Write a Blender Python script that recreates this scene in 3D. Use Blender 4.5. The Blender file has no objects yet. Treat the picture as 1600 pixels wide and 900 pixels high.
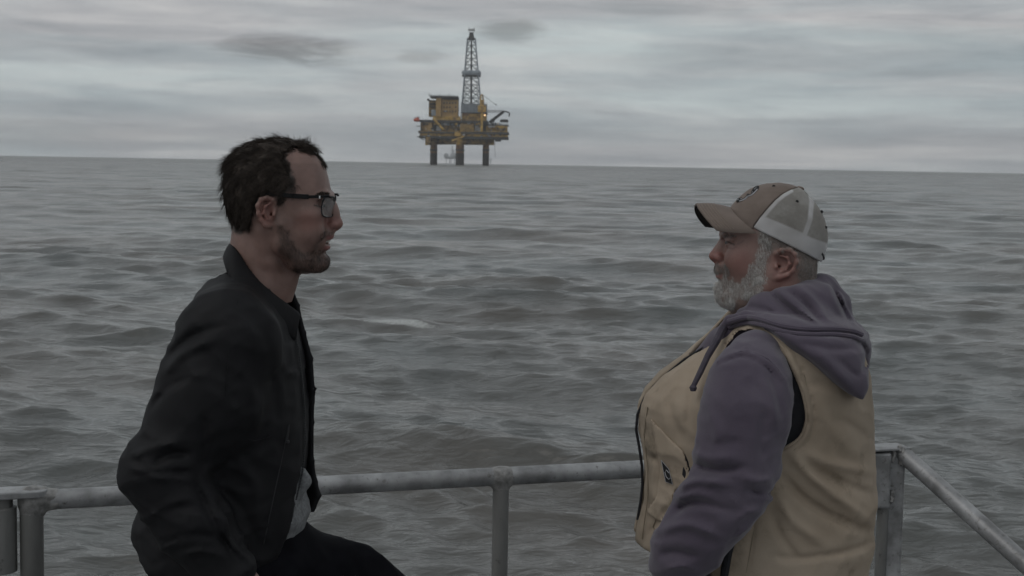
import bpy, bmesh, math, random
import numpy as np
from mathutils import Vector, Matrix

# ---------------------------------------------------------------- camera
scene = bpy.context.scene
FPX = 1600 * 50.0 / 36.0            # focal length in photograph pixels (50 mm lens)
CAM_Z = 2.5                         # camera height above the sea
DECK_Z = CAM_Z - 1.70
cam_data = bpy.data.cameras.new("camera")
cam_data.lens = 50.0
cam_data.sensor_width = 36.0
cam_data.clip_start = 0.05
cam_data.clip_end = 60000.0
cam_data.dof.use_dof = True
cam_data.dof.focus_distance = 2.62
cam_data.dof.aperture_fstop = 18.0
camera = bpy.data.objects.new("camera", cam_data)
scene.collection.objects.link(camera)
scene.camera = camera
PITCH = math.atan(195.0 / FPX)
CAM_ROT = Matrix.Rotation(math.pi / 2 - PITCH, 3, 'X') @ Matrix.Rotation(math.radians(1.0), 3, 'Z')
camera.matrix_world = Matrix.Translation((0, 0, CAM_Z)) @ CAM_ROT.to_4x4()
RM = np.array(CAM_ROT)

# ---------------------------------------------------------------- sky and light
SUN_EL, SUN_AZ = math.radians(52), math.radians(-128)   # high thin sun behind cloud, to the left behind the camera
world = bpy.data.worlds.new("World")
scene.world = world
world.use_nodes = True
wn, wl = world.node_tree.nodes, world.node_tree.links
wn.clear()


def N(tree, kind, **kw):
    n = tree.nodes.new(kind)
    for k, v in kw.items():
        if k.startswith('i_'):
            key = k[2:]
            key = int(key) if key.isdigit() else key.replace('_', ' ')
            n.inputs[key].default_value = v
        else:
            setattr(n, k, v)
    return n


def build_sky():
    t = world.node_tree
    L = t.links.new
    out = N(t, 'ShaderNodeOutputWorld')
    bg = N(t, 'ShaderNodeBackground')
    L(bg.outputs[0], out.inputs[0])
    bg.inputs['Strength'].default_value = 0.1
    sky = N(t, 'ShaderNodeTexSky')
    sky.sky_type = 'NISHITA'
    sky.sun_disc = False
    sky.sun_elevation = SUN_EL
    sky.sun_rotation = SUN_AZ
    sky.air_density = 1.5
    sky.dust_density = 4.0
    geo = N(t, 'ShaderNodeTexCoord')
    sep = N(t, 'ShaderNodeSeparateXYZ')
    L(geo.outputs['Generated'], sep.inputs[0])

    def m(op, a, b=None, c=None, clamp=False):
        n = N(t, 'ShaderNodeMath', operation=op)
        n.use_clamp = clamp
        for i, v in enumerate((a, b, c)):
            if v is None:
                continue
            if isinstance(v, (int, float)):
                n.inputs[i].default_value = v
            else:
                L(v, n.inputs[i])
        return n.outputs[0]
    X, Y, Z = sep.outputs[0], sep.outputs[1], sep.outputs[2]
    # cloud layer: direction projected on a high flat sheet, softened at the horizon
    zz = m('ADD', m('MAXIMUM', Z, 0.0), 0.045)
    px, py = m('DIVIDE', X, zz), m('DIVIDE', Y, zz)
    # angular coordinates for the low streaks
    az = m('ARCTAN2', X, Y)
    el = m('ARCSINE', Z)

    def comb(a, b, c=0.0):
        n = N(t, 'ShaderNodeCombineXYZ')
        for i, v in enumerate((a, b, c)):
            if isinstance(v, (int, float)):
                n.inputs[i].default_value = v
            else:
                L(v, n.inputs[i])
        return n.outputs[0]

    def noise(vec, scale, detail=6.0, rough=0.55, dist=0.0):
        n = N(t, 'ShaderNodeTexNoise')
        n.inputs['Scale'].default_value = scale
        n.inputs['Detail'].default_value = detail
        n.inputs['Roughness'].default_value = rough
        n.inputs['Distortion'].default_value = dist
        L(vec, n.inputs['Vector'])
        return n.outputs['Fac']
    sheet = comb(m('MULTIPLY', px, 0.55), m('MULTIPLY', py, 0.62), 2.3)
    n1 = noise(sheet, 0.62, 7.0, 0.52, 0.35)
    streak = comb(m('MULTIPLY', az, 3.2), m('ADD', m('MULTIPLY', el, 34.0), m('MULTIPLY', az, 0.9)), 5.1)
    n2 = noise(streak, 1.0, 6.0, 0.58, 0.5)
    fine = comb(m('MULTIPLY', az, 9.0), m('MULTIPLY', el, 62.0), 0.4)
    n3 = noise(fine, 1.3, 5.0, 0.6, 0.6)
    tintn = noise(comb(m('MULTIPLY', az, 2.6), m('MULTIPLY', el, 24.0), 9.0), 1.2, 4.0, 0.5, 0.4)
    dens = m('ADD', m('ADD', m('MULTIPLY', n1, 0.45), m('MULTIPLY', n2, 0.55)), m('MULTIPLY', m('SUBTRACT', n3, 0.5), 0.32))
    ramp = N(t, 'ShaderNodeValToRGB')
    cr = ramp.color_ramp
    cr.elements[0].position = 0.36
    cr.elements[0].color = (0.275, 0.298, 0.320, 1)
    cr.elements[1].position = 0.63
    cr.elements[1].color = (0.515, 0.525, 0.526, 1)
    e = cr.elements.new(0.49)
    e.color = (0.378, 0.394, 0.410, 1)
    L(dens, ramp.inputs[0])
    # faint teal gaps and mauve bellies
    tint = N(t, 'ShaderNodeValToRGB')
    tint.color_ramp.elements[0].position = 0.36
    tint.color_ramp.elements[0].color = (0.915, 1.0, 1.01, 1)
    tint.color_ramp.elements[1].position = 0.62
    tint.color_ramp.elements[1].color = (1.015, 0.985, 0.98, 1)
    L(tintn, tint.inputs[0])
    mulc = N(t, 'ShaderNodeMix', data_type='RGBA', blend_type='MULTIPLY')
    mulc.inputs['Factor'].default_value = 1.0
    L(ramp.outputs[0], mulc.inputs[6])
    L(tint.outputs[0], mulc.inputs[7])
    col = mulc.outputs[2]
    # separate darker cloudlets at their own bearings (azimuth, elevation, half width, half height, depth)
    wob = m('MULTIPLY', m('SUBTRACT', noise(comb(m('MULTIPLY', az, 10.0), m('MULTIPLY', el, 45.0), 3.0), 1.6, 7.0, 0.62, 0.6), 0.5), 4.2)
    warp = noise(comb(m('MULTIPLY', az, 8.0), m('MULTIPLY', el, 30.0), 7.0), 1.5, 3.0, 0.5)
    shade = None
    for (u, v, hw, hh, k) in [(450, 78, 124, 20, .58), (800, 48, 50, 19, .46), (655, 88, 45, 10, .26), (120, 208, 200, 22, .24),
                              (330, 215, 110, 13, .14), (60, 70, 130, 26, .07), (1500, 60, 260, 40, .10), (1010, 12, 160, 14, .15),
                              (1450, 116, 90, 6, .12), (1270, 190, 110, 7, .10), (940, 178, 50, 3, .10), (460, 150, 70, 10, .08),
                              (1180, 90, 260, 26, .09), (330, 125, 70, 9, .08)]:
        d = RM @ np.array([(u - 800) / FPX, -(v - 450) / FPX, -1.0])
        d /= np.linalg.norm(d)
        a0, e0 = math.atan2(d[0], d[1]), math.asin(d[2])
        da = m('DIVIDE', m('SUBTRACT', az, a0), hw / FPX)
        de = m('DIVIDE', m('ADD', m('SUBTRACT', el, e0), m('MULTIPLY', m('SUBTRACT', warp, 0.5), 0.006)), hh / FPX)
        r2 = m('ADD', m('MULTIPLY', da, da), m('MULTIPLY', de, de))
        g = m('SUBTRACT', m('ADD', 1.0, wob), r2)
        n = N(t, 'ShaderNodeMapRange')
        n.interpolation_type = 'SMOOTHERSTEP'
        n.inputs[1].default_value = -0.6
        n.inputs[2].default_value = 1.5
        L(g, n.inputs[0])
        s = m('MULTIPLY', n.outputs[0], k)
        shade = s if shade is None else m('MAXIMUM', shade, s)
    dark = N(t, 'ShaderNodeMix', data_type='RGBA')
    L(shade, dark.inputs['Factor'])
    L(col, dark.inputs[6])
    dark.inputs[7].default_value = (0.05, 0.05, 0.056, 1)
    # cloud over the physical sky: mostly opaque overcast
    up = N(t, 'ShaderNodeMix', data_type='RGBA', blend_type='MULTIPLY')
    up.inputs['Factor'].default_value = 1.0
    gain = N(t, 'ShaderNodeCombineXYZ')
    for i in range(3):
        gain.inputs[i].default_value = 10.0 * SKY_GAIN
    L(dark.outputs[2], up.inputs[6])
    L(gain.outputs[0], up.inputs[7])
    mix = N(t, 'ShaderNodeMix', data_type='RGBA')
    mix.inputs['Factor'].default_value = 0.97
    L(sky.outputs[0], mix.inputs[6])
    L(up.outputs[2], mix.inputs[7])
    L(mix.outputs[2], bg.inputs[0])


SKY_GAIN = 1.16
build_sky()

sun_data = bpy.data.lights.new("sun", 'SUN')
sun_data.energy = 0.5
sun_data.angle = math.radians(40)
sun_data.color = (1.0, 0.97, 0.93)
sun = bpy.data.objects.new("sun", sun_data)
scene.collection.objects.link(sun)
sdir = Vector((math.sin(SUN_AZ) * math.cos(SUN_EL), math.cos(SUN_AZ) * math.cos(SUN_EL), math.sin(SUN_EL)))
sun.rotation_euler = sdir.to_track_quat('Z', 'Y').to_euler()

scene.view_settings.view_transform = 'Standard'
scene.view_settings.look = 'None'
scene.view_settings.exposure = 0.0
scene.view_settings.gamma = 1.0
scene.view_settings.use_curve_mapping = False
scene.cycles.max_bounces = 6
scene.cycles.volume_bounces = 1
scene.cycles.use_denoising = True
scene.cycles.use_adaptive_sampling = True
scene.cycles.adaptive_threshold = 0.02

# ---------------------------------------------------------------- helpers


def ray(u, v):
    return RM @ np.array([(u - 800.0) / FPX, -(v - 450.0) / FPX, -1.0])


def pt(u, v, depth):
    """point of the place seen at photo pixel (u, v) that stands at distance Y = depth"""
    d = ray(u, v)
    return np.array([0, 0, CAM_Z]) + d * (depth / d[1])


rng = np.random.default_rng(7)


def link(o, parent=None):
    scene.collection.objects.link(o)
    if parent is not None:
        o.parent = parent
        o.matrix_parent_inverse = parent.matrix_world.inverted()
    return o


def thing(name, label, cat, loc=(0, 0, 0), group=None):
    o = bpy.data.objects.new(name, None)
    o.empty_display_size = 0.2
    o.matrix_world = Matrix.Translation(Vector(loc))
    scene.collection.objects.link(o)
    o['label'] = label
    o['category'] = cat
    if group:
        o['group'] = group
    return o


def mesh_obj(name, verts, faces, mat, parent=None, smooth=True, kind=None, label=None, attrs=None):
    me = bpy.data.meshes.new(name)
    verts = np.asarray(verts, dtype=np.float32)
    if isinstance(faces, np.ndarray):
        nf, k = faces.shape
        me.vertices.add(len(verts))
        me.vertices.foreach_set('co', verts.ravel())
        me.loops.add(nf * k)
        me.loops.foreach_set('vertex_index', faces.astype(np.int32).ravel())
        me.polygons.add(nf)
        me.polygons.foreach_set('loop_start', np.arange(0, nf * k, k, dtype=np.int32))
        me.polygons.foreach_set('loop_total', np.full(nf, k, dtype=np.int32))
        me.update(calc_edges=True)
        me.validate()
    else:
        me.from_pydata([tuple(map(float, p)) for p in verts], [], faces)
        me.update()
    if smooth:
        me.polygons.foreach_set('use_smooth', np.ones(len(me.polygons), dtype=bool))
    if attrs:
        for k, a in attrs.items():
            at = me.attributes.new(k, 'FLOAT', 'POINT')
            at.data.foreach_set('value', np.asarray(a, dtype=np.float32))
    for m_ in (mat if isinstance(mat, (list, tuple)) else [mat]):
        me.materials.append(m_)
    o = bpy.data.objects.new(name, me)
    link(o, parent)
    if kind:
        o['kind'] = kind
    if label:
        o['label'] = label
    return o


class MB:
    """collects boxes, tubes and prisms into one mesh"""

    def __init__(s):
        s.v, s.f = [], []

    def add(s, vs, fs):
        b = len(s.v)
        s.v += [tuple(map(float, p)) for p in vs]
        s.f += [tuple(i + b for i in f) for f in fs]

    def box(s, c, d, rot=None, taper=1.0):
        c = np.array(c, float)
        hx, hy, hz = d[0] / 2, d[1] / 2, d[2] / 2
        vs = []
        for z in (-1, 1):
            k = taper if z > 0 else 1.0
            for x, y in ((-1, -1), (1, -1), (1, 1), (-1, 1)):
                p = np.array([x * hx * k, y * hy * k, z * hz])
                if rot is not None:
                    p = np.array(rot) @ p
                vs.append(c + p)
        s.add(vs, [(3, 2, 1, 0), (4, 5, 6, 7), (0, 1, 5, 4), (1, 2, 6, 5), (2, 3, 7, 6), (3, 0, 4, 7)])

    def tube(s, pts, r, n=8, cap=True, closed=False):
        pts = [np.array(p, float) for p in pts]
        rs = [r] * len(pts) if isinstance(r, (int, float)) else list(r)
        m_ = len(pts)
        rings = []
        prev = None
        for i, p in enumerate(pts):
            if closed:
                t = pts[(i + 1) % m_] - pts[i - 1]
            else:
                t = pts[min(i + 1, m_ - 1)] - pts[max(i - 1, 0)]
            t = t / (np.linalg.norm(t) + 1e-12)
            if prev is None:
                a = np.array([0, 0, 1.0]) if abs(t[2]) < .9 else np.array([1.0, 0, 0])
            else:
                a = prev
            x = a - t * np.dot(a, t)
            x /= np.linalg.norm(x) + 1e-12
            prev = x
            y = np.cross(t, x)
            rings.append([p + rs[i] * (x * math.cos(q) + y * math.sin(q)) for q in np.linspace(0, 2 * math.pi, n, endpoint=False)])
        vs = [q for r_ in rings for q in r_]
        fs = []
        for i in range(m_ if closed else m_ - 1):
            j = (i + 1) % m_
            for k in range(n):
                fs.append((i * n + k, i * n + (k + 1) % n, j * n + (k + 1) % n, j * n + k))
        if cap and not closed:
            fs.append(tuple(range(n))[::-1])
            fs.append(tuple((m_ - 1) * n + k for k in range(n)))
        s.add(vs, fs)

    def poly_prism(s, pts, off):
        """closed outline pts extruded by vector off"""
        n = len(pts)
        a = [np.array(p, float) for p in pts]
        b = [p + np.array(off, float) for p in a]
        s.add(a + b, [tuple(range(n))[::-1], tuple(range(n, 2 * n))] + [(i, (i + 1) % n, n + (i + 1) % n, n + i) for i in range(n)])

    def build(s, name, mat, parent=None, smooth=False, kind=None, label=None, bevel=0.0, recalc=True):
        o = mesh_obj(name, s.v, s.f, mat, parent, smooth=smooth, kind=kind, label=label)
        if recalc:
            bm = bmesh.new()
            bm.from_mesh(o.data)
            bmesh.ops.recalc_face_normals(bm, faces=bm.faces)
            bm.to_mesh(o.data)
            bm.free()
        if smooth:
            o.data.set_sharp_from_angle(angle=math.radians(40))
        if bevel:
            md = o.modifiers.new('bevel', 'BEVEL')
            md.width = bevel
            md.segments = 2
            md.limit_method = 'ANGLE'
        return o


# value noise on numpy arrays
_perm = np.random.default_rng(3).random((64, 64, 64)).astype(np.float32) * 2 - 1


def vnoise(x, y, z):
    x, y, z = np.broadcast_arrays(x, y, z)
    xi, yi, zi = np.floor(x).astype(int), np.floor(y).astype(int), np.floor(z).astype(int)
    fx, fy, fz = x - xi, y - yi, z - zi
    fx, fy, fz = [t * t * (3 - 2 * t) for t in (fx, fy, fz)]
    xi, yi, zi = xi & 63, yi & 63, zi & 63
    x1, y1, z1 = (xi + 1) & 63, (yi + 1) & 63, (zi + 1) & 63
    P = _perm

    def l(a, b, t):
        return a + (b - a) * t
    return l(l(l(P[xi, yi, zi], P[x1, yi, zi], fx), l(P[xi, y1, zi], P[x1, y1, zi], fx), fy),
             l(l(P[xi, yi, z1], P[x1, yi, z1], fx), l(P[xi, y1, z1], P[x1, y1, z1], fx), fy), fz)


def fbm(p, s, oct=3):
    x, y, z = p
    o, a, r = 1.0, 1.0, 0
    for i in range(oct):
        r = r + a * vnoise(x * s[0] * o + 11.3 * i, y * s[1] * o + 5.7 * i, z * s[2] * o + 3.1 * i)
        o *= 2.03
        a *= 0.5
    return r


class Vol:
    """signed distance sculpting on a grid; surface() extracts one continuous mesh"""

    def __init__(s, lo, hi, h):
        s.lo, s.h = np.array(lo, float), h
        n = [int(math.ceil((hi[i] - lo[i]) / h)) + 1 for i in range(3)]
        s.ax = [s.lo[i] + h * np.arange(n[i]) for i in range(3)]
        s.f = np.full(n, 0.3, dtype=np.float32)

    def _reg(s, lo, hi):
        sl, P = [], []
        for i in range(3):
            a = int(np.clip(np.floor((lo[i] - s.lo[i]) / s.h), 0, len(s.ax[i]) - 1))
            b = int(np.clip(np.ceil((hi[i] - s.lo[i]) / s.h) + 1, a + 1, len(s.ax[i])))
            sl.append(slice(a, b))
            sh = [1, 1, 1]
            sh[i] = -1
            P.append(s.ax[i][a:b].reshape(sh))
        return tuple(sl), P

    def op(s, fn, lo, hi, k=0.0, mode='add', pad=0.02):
        lo, hi = np.array(lo) - k - pad, np.array(hi) + k + pad
        sl, P = s._reg(lo, hi)
        d = fn(*P).astype(np.float32)
        a = s.f[sl]
        if mode == 'sub':
            a, d = -a, d
        elif mode == 'int':
            a, d = -a, -d
        if k > 0:
            hh = np.clip(0.5 + 0.5 * (d - a) / k, 0, 1)
            if mode == 'add' or True:
                r = d + (a - d) * hh - k * hh * (1 - hh)
        else:
            r = np.minimum(a, d)
        s.f[sl] = r if mode == 'add' else -r

    def cone(s, a, b, ra, rb, k=0.0, mode='add', flat=None):
        """tapered capsule from a to b; flat=(axis vector, factor) squashes it across that axis"""
        a, b = np.array(a, float), np.array(b, float)
        ab = b - a
        L2 = float(ab @ ab) + 1e-12
        R = max(ra, rb)
        F = 1.0
        if flat is not None:
            fx = np.array(flat[0], float)
            fx /= np.linalg.norm(fx)
            F = flat[1]

        def fn(X, Y, Z):
            px, py, pz = X - a[0], Y - a[1], Z - a[2]
            t = np.clip((px * ab[0] + py * ab[1] + pz * ab[2]) / L2, 0, 1)
            qx, qy, qz = px - t * ab[0], py - t * ab[1], pz - t * ab[2]
            if F != 1.0:
                dd = (qx * fx[0] + qy * fx[1] + qz * fx[2]) * (1 / F - 1)
                qx, qy, qz = qx + fx[0] * dd, qy + fx[1] * dd, qz + fx[2] * dd
            return (np.sqrt(qx * qx + qy * qy + qz * qz) - (ra + (rb - ra) * t)) * min(1.0, F)
        RR = R * max(1, F)
        s.op(fn, np.minimum(a, b) - RR, np.maximum(a, b) + RR, k, mode)

    def chain(s, pts, rs, k=0.0, mode='add', flat=None):
        rs = [rs] * len(pts) if isinstance(rs, (int, float)) else rs
        for i in range(len(pts) - 1):
            s.cone(pts[i], pts[i + 1], rs[i], rs[i + 1], k, mode, flat)

    def ell(s, c, r, k=0.0, mode='add', rot=None):
        c, r = np.array(c, float), np.array(r, float)
        M = np.eye(3) if rot is None else np.array(rot, float)   # columns are the ellipsoid axes

        def fn(X, Y, Z):
            px, py, pz = X - c[0], Y - c[1], Z - c[2]
            q = [(px * M[0, i] + py * M[1, i] + pz * M[2, i]) for i in range(3)]
            k0 = np.sqrt(sum((q[i] / r[i]) ** 2 for i in range(3)))
            k1 = np.sqrt(sum((q[i] / r[i] ** 2) ** 2 for i in range(3))) + 1e-9
            return k0 * (k0 - 1) / k1
        R = r.max() if rot is not None else r
        s.op(fn, c - R, c + R, k, mode)

    def loft(s, rows, k=0.0, mode='add', n=2.2, grow=0.0, zcap=True, fold=None, pad=0.02):
        """rows of (z, x_lo, x_hi, y_lo, y_hi): superellipse sections stacked along z"""
        rows = sorted(rows)
        T = np.array(rows, float)

        def fn(X, Y, Z):
            z = Z.ravel()
            v = [np.interp(z, T[:, 0], T[:, i]).reshape(Z.shape) for i in range(1, 5)]
            cx, a = (v[0] + v[1]) / 2, (v[1] - v[0]) / 2 + grow
            cy, b = (v[2] + v[3]) / 2, (v[3] - v[2]) / 2 + grow
            a, b = np.maximum(a, .003), np.maximum(b, .003)
            qx, qy = np.abs(X - cx) / a, np.abs(Y - cy) / b
            k0 = (qx ** n + qy ** n) ** (1.0 / n) + 1e-9
            k1 = np.sqrt((qx / a) ** 2 + (qy / b) ** 2) + 1e-6
            d = k0 * (k0 - 1) / k1
            d = np.where(k0 > .3, d, -np.minimum(a, b) * (1 - k0))
            if zcap:
                d = np.maximum(d, np.maximum(T[0, 0] - grow - Z, Z - T[-1, 0] - grow))
            if fold is not None:
                d = d + fold(X, Y, Z)
            return d
        s.op(fn, (T[:, 1].min() - grow, T[:, 3].min() - grow, T[0, 0] - grow), (T[:, 2].max() + grow, T[:, 4].max() + grow, T[-1, 0] + grow), k, mode, pad)

    def displace(s, fn, band=0.05):
        """pushes the surface by fn(x, y, z) metres (positive = outwards) inside a band round it"""
        m = np.abs(s.f) < band
        i = np.nonzero(m)
        s.f[i] -= fn(s.ax[0][i[0]], s.ax[1][i[1]], s.ax[2][i[2]]).astype(np.float32)

    def surface(s):
        f = s.f
        ins = f < 0
        nx, ny, nz = f.shape
        c = [ins[i:nx - 1 + i, j:ny - 1 + j, k:nz - 1 + k] for i in (0, 1) for j in (0, 1) for k in (0, 1)]
        cnt = sum(x.astype(np.int8) for x in c)
        act = (cnt > 0) & (cnt < 8)
        idx = np.full(act.shape, -1, dtype=np.int64)
        cells = np.argwhere(act)
        idx[act] = np.arange(len(cells))
        acc = np.zeros((len(cells), 3))
        num = np.zeros(len(cells))
        cx, cy, cz = cells.T
        corner = {(i, j, k): f[cx + i, cy + j, cz + k].astype(float) for i in (0, 1) for j in (0, 1) for k in (0, 1)}
        for ax in range(3):
            for p in (0, 1):
                for q in (0, 1):
                    a = [0, 0, 0]
                    o = [i for i in range(3) if i != ax]
                    a[o[0]], a[o[1]] = p, q
                    b = list(a)
                    b[ax] = 1
                    fa, fb = corner[tuple(a)], corner[tuple(b)]
                    cr = (fa < 0) != (fb < 0)
                    t = np.where(cr, fa / np.where(cr, fa - fb, 1), 0)
                    for d in range(3):
                        acc[:, d] += np.where(cr, a[d] + (t if d == ax else 0), 0)
                    num += cr
        V = s.lo + s.h * (cells + acc / num[:, None])
        F = []
        for ax in range(3):
            o = [i for i in range(3) if i != ax]
            sl0, sl1 = [slice(None)] * 3, [slice(None)] * 3
            sl0[ax], sl1[ax] = slice(0, -1), slice(1, None)
            A, B = ins[tuple(sl0)], ins[tuple(sl1)]
            e = np.argwhere(A != B)
            e = e[(e[:, o[0]] > 0) & (e[:, o[1]] > 0) & (e[:, o[0]] < f.shape[o[0]] - 1) & (e[:, o[1]] < f.shape[o[1]] - 1)]
            sgn = A[tuple(e.T)]

            def cid(d0, d1):
                g = e.copy()
                g[:, o[0]] += d0
                g[:, o[1]] += d1
                return idx[tuple(g.T)]
            q = np.stack([cid(-1, -1), cid(0, -1), cid(0, 0), cid(-1, 0)], 1)
            flip = sgn if ax != 1 else ~sgn
            q[~flip] = q[~flip][:, ::-1]
            F.append(q)
        F = np.concatenate(F)
        return V, F[(F >= 0).all(1)]

    def build(s, name, mat, parent=None, attrs=None, smoothit=0, **kw):
        V, F = s.surface()
        if smoothit:
            for _ in range(smoothit):
                A = np.zeros_like(V)
                n_ = np.zeros(len(V))
                for i in range(4):
                    a, b = F[:, i], F[:, (i + 1) % 4]
                    for d in range(3):
                        A[:, d] += np.bincount(a, V[b, d], len(V)) + np.bincount(b, V[a, d], len(V))
                    n_ += np.bincount(a, minlength=len(V)) + np.bincount(b, minlength=len(V))
                V = V * .5 + .5 * A / n_[:, None]
        at = {k: fn(V[:, 0], V[:, 1], V[:, 2]) for k, fn in (attrs or {}).items()}
        o = mesh_obj(name, V, F, mat, parent, attrs=at, **kw)
        return o, V, F


def blob(X, Y, Z, c, r):
    """soft round mask, 1 at centre c"""
    d2 = ((X - c[0]) / r[0]) ** 2 + ((Y - c[1]) / r[1]) ** 2 + ((Z - c[2]) / r[2]) ** 2
    return np.clip(1.3 - d2, 0, 1)


def in_poly(px, py, poly):
    r = np.zeros(px.shape, bool)
    n = len(poly)
    for i in range(n):
        x0, y0 = poly[i]
        x1, y1 = poly[(i + 1) % n]
        c = ((y0 > py) != (y1 > py)) & (px < (x1 - x0) * (py - y0) / (y1 - y0 + 1e-12) + x0)
        r ^= c
    return r


def poly_sd(px, py, poly, closed=True):
    """2D signed distance (negative inside) to an outline"""
    d = np.full(np.broadcast(px, py).shape, 1e9)
    n = len(poly)
    for i in range(n if closed else n - 1):
        x0, y0 = poly[i]
        x1, y1 = poly[(i + 1) % n]
        ex, ey = x1 - x0, y1 - y0
        t = np.clip(((px - x0) * ex + (py - y0) * ey) / (ex * ex + ey * ey + 1e-12), 0, 1)
        d = np.minimum(d, np.hypot(px - x0 - t * ex, py - y0 - t * ey))
    if closed:
        d = np.where(in_poly(px + 0 * py, py + 0 * px, poly), -d, d)
    return d


def unproject(V):
    """photo pixel of each point"""
    q = (V - np.array([0, 0, CAM_Z])) @ RM
    return 800 + FPX * q[:, 0] / -q[:, 2], 450 - FPX * q[:, 1] / -q[:, 2]


def surf(V, u, v, off=0.001, rad=4.0, cache={}):
    """point of the near surface of V seen at pixel (u, v), lifted by off towards the viewer"""
    key = id(V)
    if key not in cache:
        cache[key] = unproject(V)
    U, W = cache[key]
    for r in (rad, rad * 2, rad * 4):
        m_ = (np.abs(U - u) < r) & (np.abs(W - v) < r)
        if m_.any():
            break
    else:
        return None
    y = V[m_][:, 1]
    y0 = y.min()
    y0 = y[y < y0 + .012].mean()
    return pt(u, v, y0 - off)


def spline(pts, n=40):
    """smooth curve through control points"""
    P = np.array(pts, float)
    P = np.vstack([2 * P[0] - P[1], P, 2 * P[-1] - P[-2]])
    m_ = len(P) - 3
    out = []
    for t in np.linspace(0, m_ - 1e-9, n):
        i = int(t)
        f = t - i
        a, b, c, d = P[i:i + 4]
        out.append(.5 * ((2 * b) + (c - a) * f + (2 * a - 5 * b + 4 * c - d) * f * f + (3 * b - a - 3 * c + d) * f ** 3))
    return out


def fold_fn(D, lines):
    """cloth folds traced as curves on the near side: (points, height in metres, half width in photo pixels)"""
    lines = [(spline(p, max(6, 3 * len(p))), a, w * .82) for p, a, w in lines]

    def fn(X, Y, Z):
        cz = (Z - CAM_Z) * RM[2, 2] + Y * RM[1, 2] + X * RM[0, 2]
        u = 800 - FPX * (X * RM[0, 0] + Y * RM[1, 0] + (Z - CAM_Z) * RM[2, 0]) / cz
        v = 450 + FPX * (X * RM[0, 1] + Y * RM[1, 1] + (Z - CAM_Z) * RM[2, 1]) / cz
        near = np.clip((D - .02 - Y) / .04, 0, 1)
        r = np.zeros(X.shape)
        for P, a, w in lines:
            x0, x1 = min(q[0] for q in P) - 3 * w, max(q[0] for q in P) + 3 * w
            y0, y1 = min(q[1] for q in P) - 3 * w, max(q[1] for q in P) + 3 * w
            m_ = (u > x0) & (u < x1) & (v > y0) & (v < y1) & (near > 0)
            if not m_.any():
                continue
            uu, vv = u[m_], v[m_]
            best = np.full(uu.shape, 1e9)
            tt = np.zeros(uu.shape)
            n = len(P) - 1
            for i in range(n):
                ex, ey = P[i + 1][0] - P[i][0], P[i + 1][1] - P[i][1]
                t = np.clip(((uu - P[i][0]) * ex + (vv - P[i][1]) * ey) / (ex * ex + ey * ey + 1e-9), 0, 1)
                d = np.hypot(uu - P[i][0] - t * ex, vv - P[i][1] - t * ey)
                k = d < best
                best = np.where(k, d, best)
                tt = np.where(k, (i + t) / n, tt)
            r[m_] += a * np.exp(-(best / w) ** 2) * np.minimum(1, 4 * np.minimum(tt + .06, 1.06 - tt)) * near[m_]
        return r
    return fn


def crease(x, y, z, p=4):
    """sharp ridged noise, 0..1, mostly near 0 with narrow ridges"""
    return (1 - np.abs(vnoise(x, y, z))) ** p


# ---------------------------------------------------------------- materials


def srgb(r, g, b):
    def c(x):
        x /= 255.0
        return x / 12.92 if x <= 0.04045 else ((x + 0.055) / 1.055) ** 2.4
    return (c(r), c(g), c(b), 1)


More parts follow.
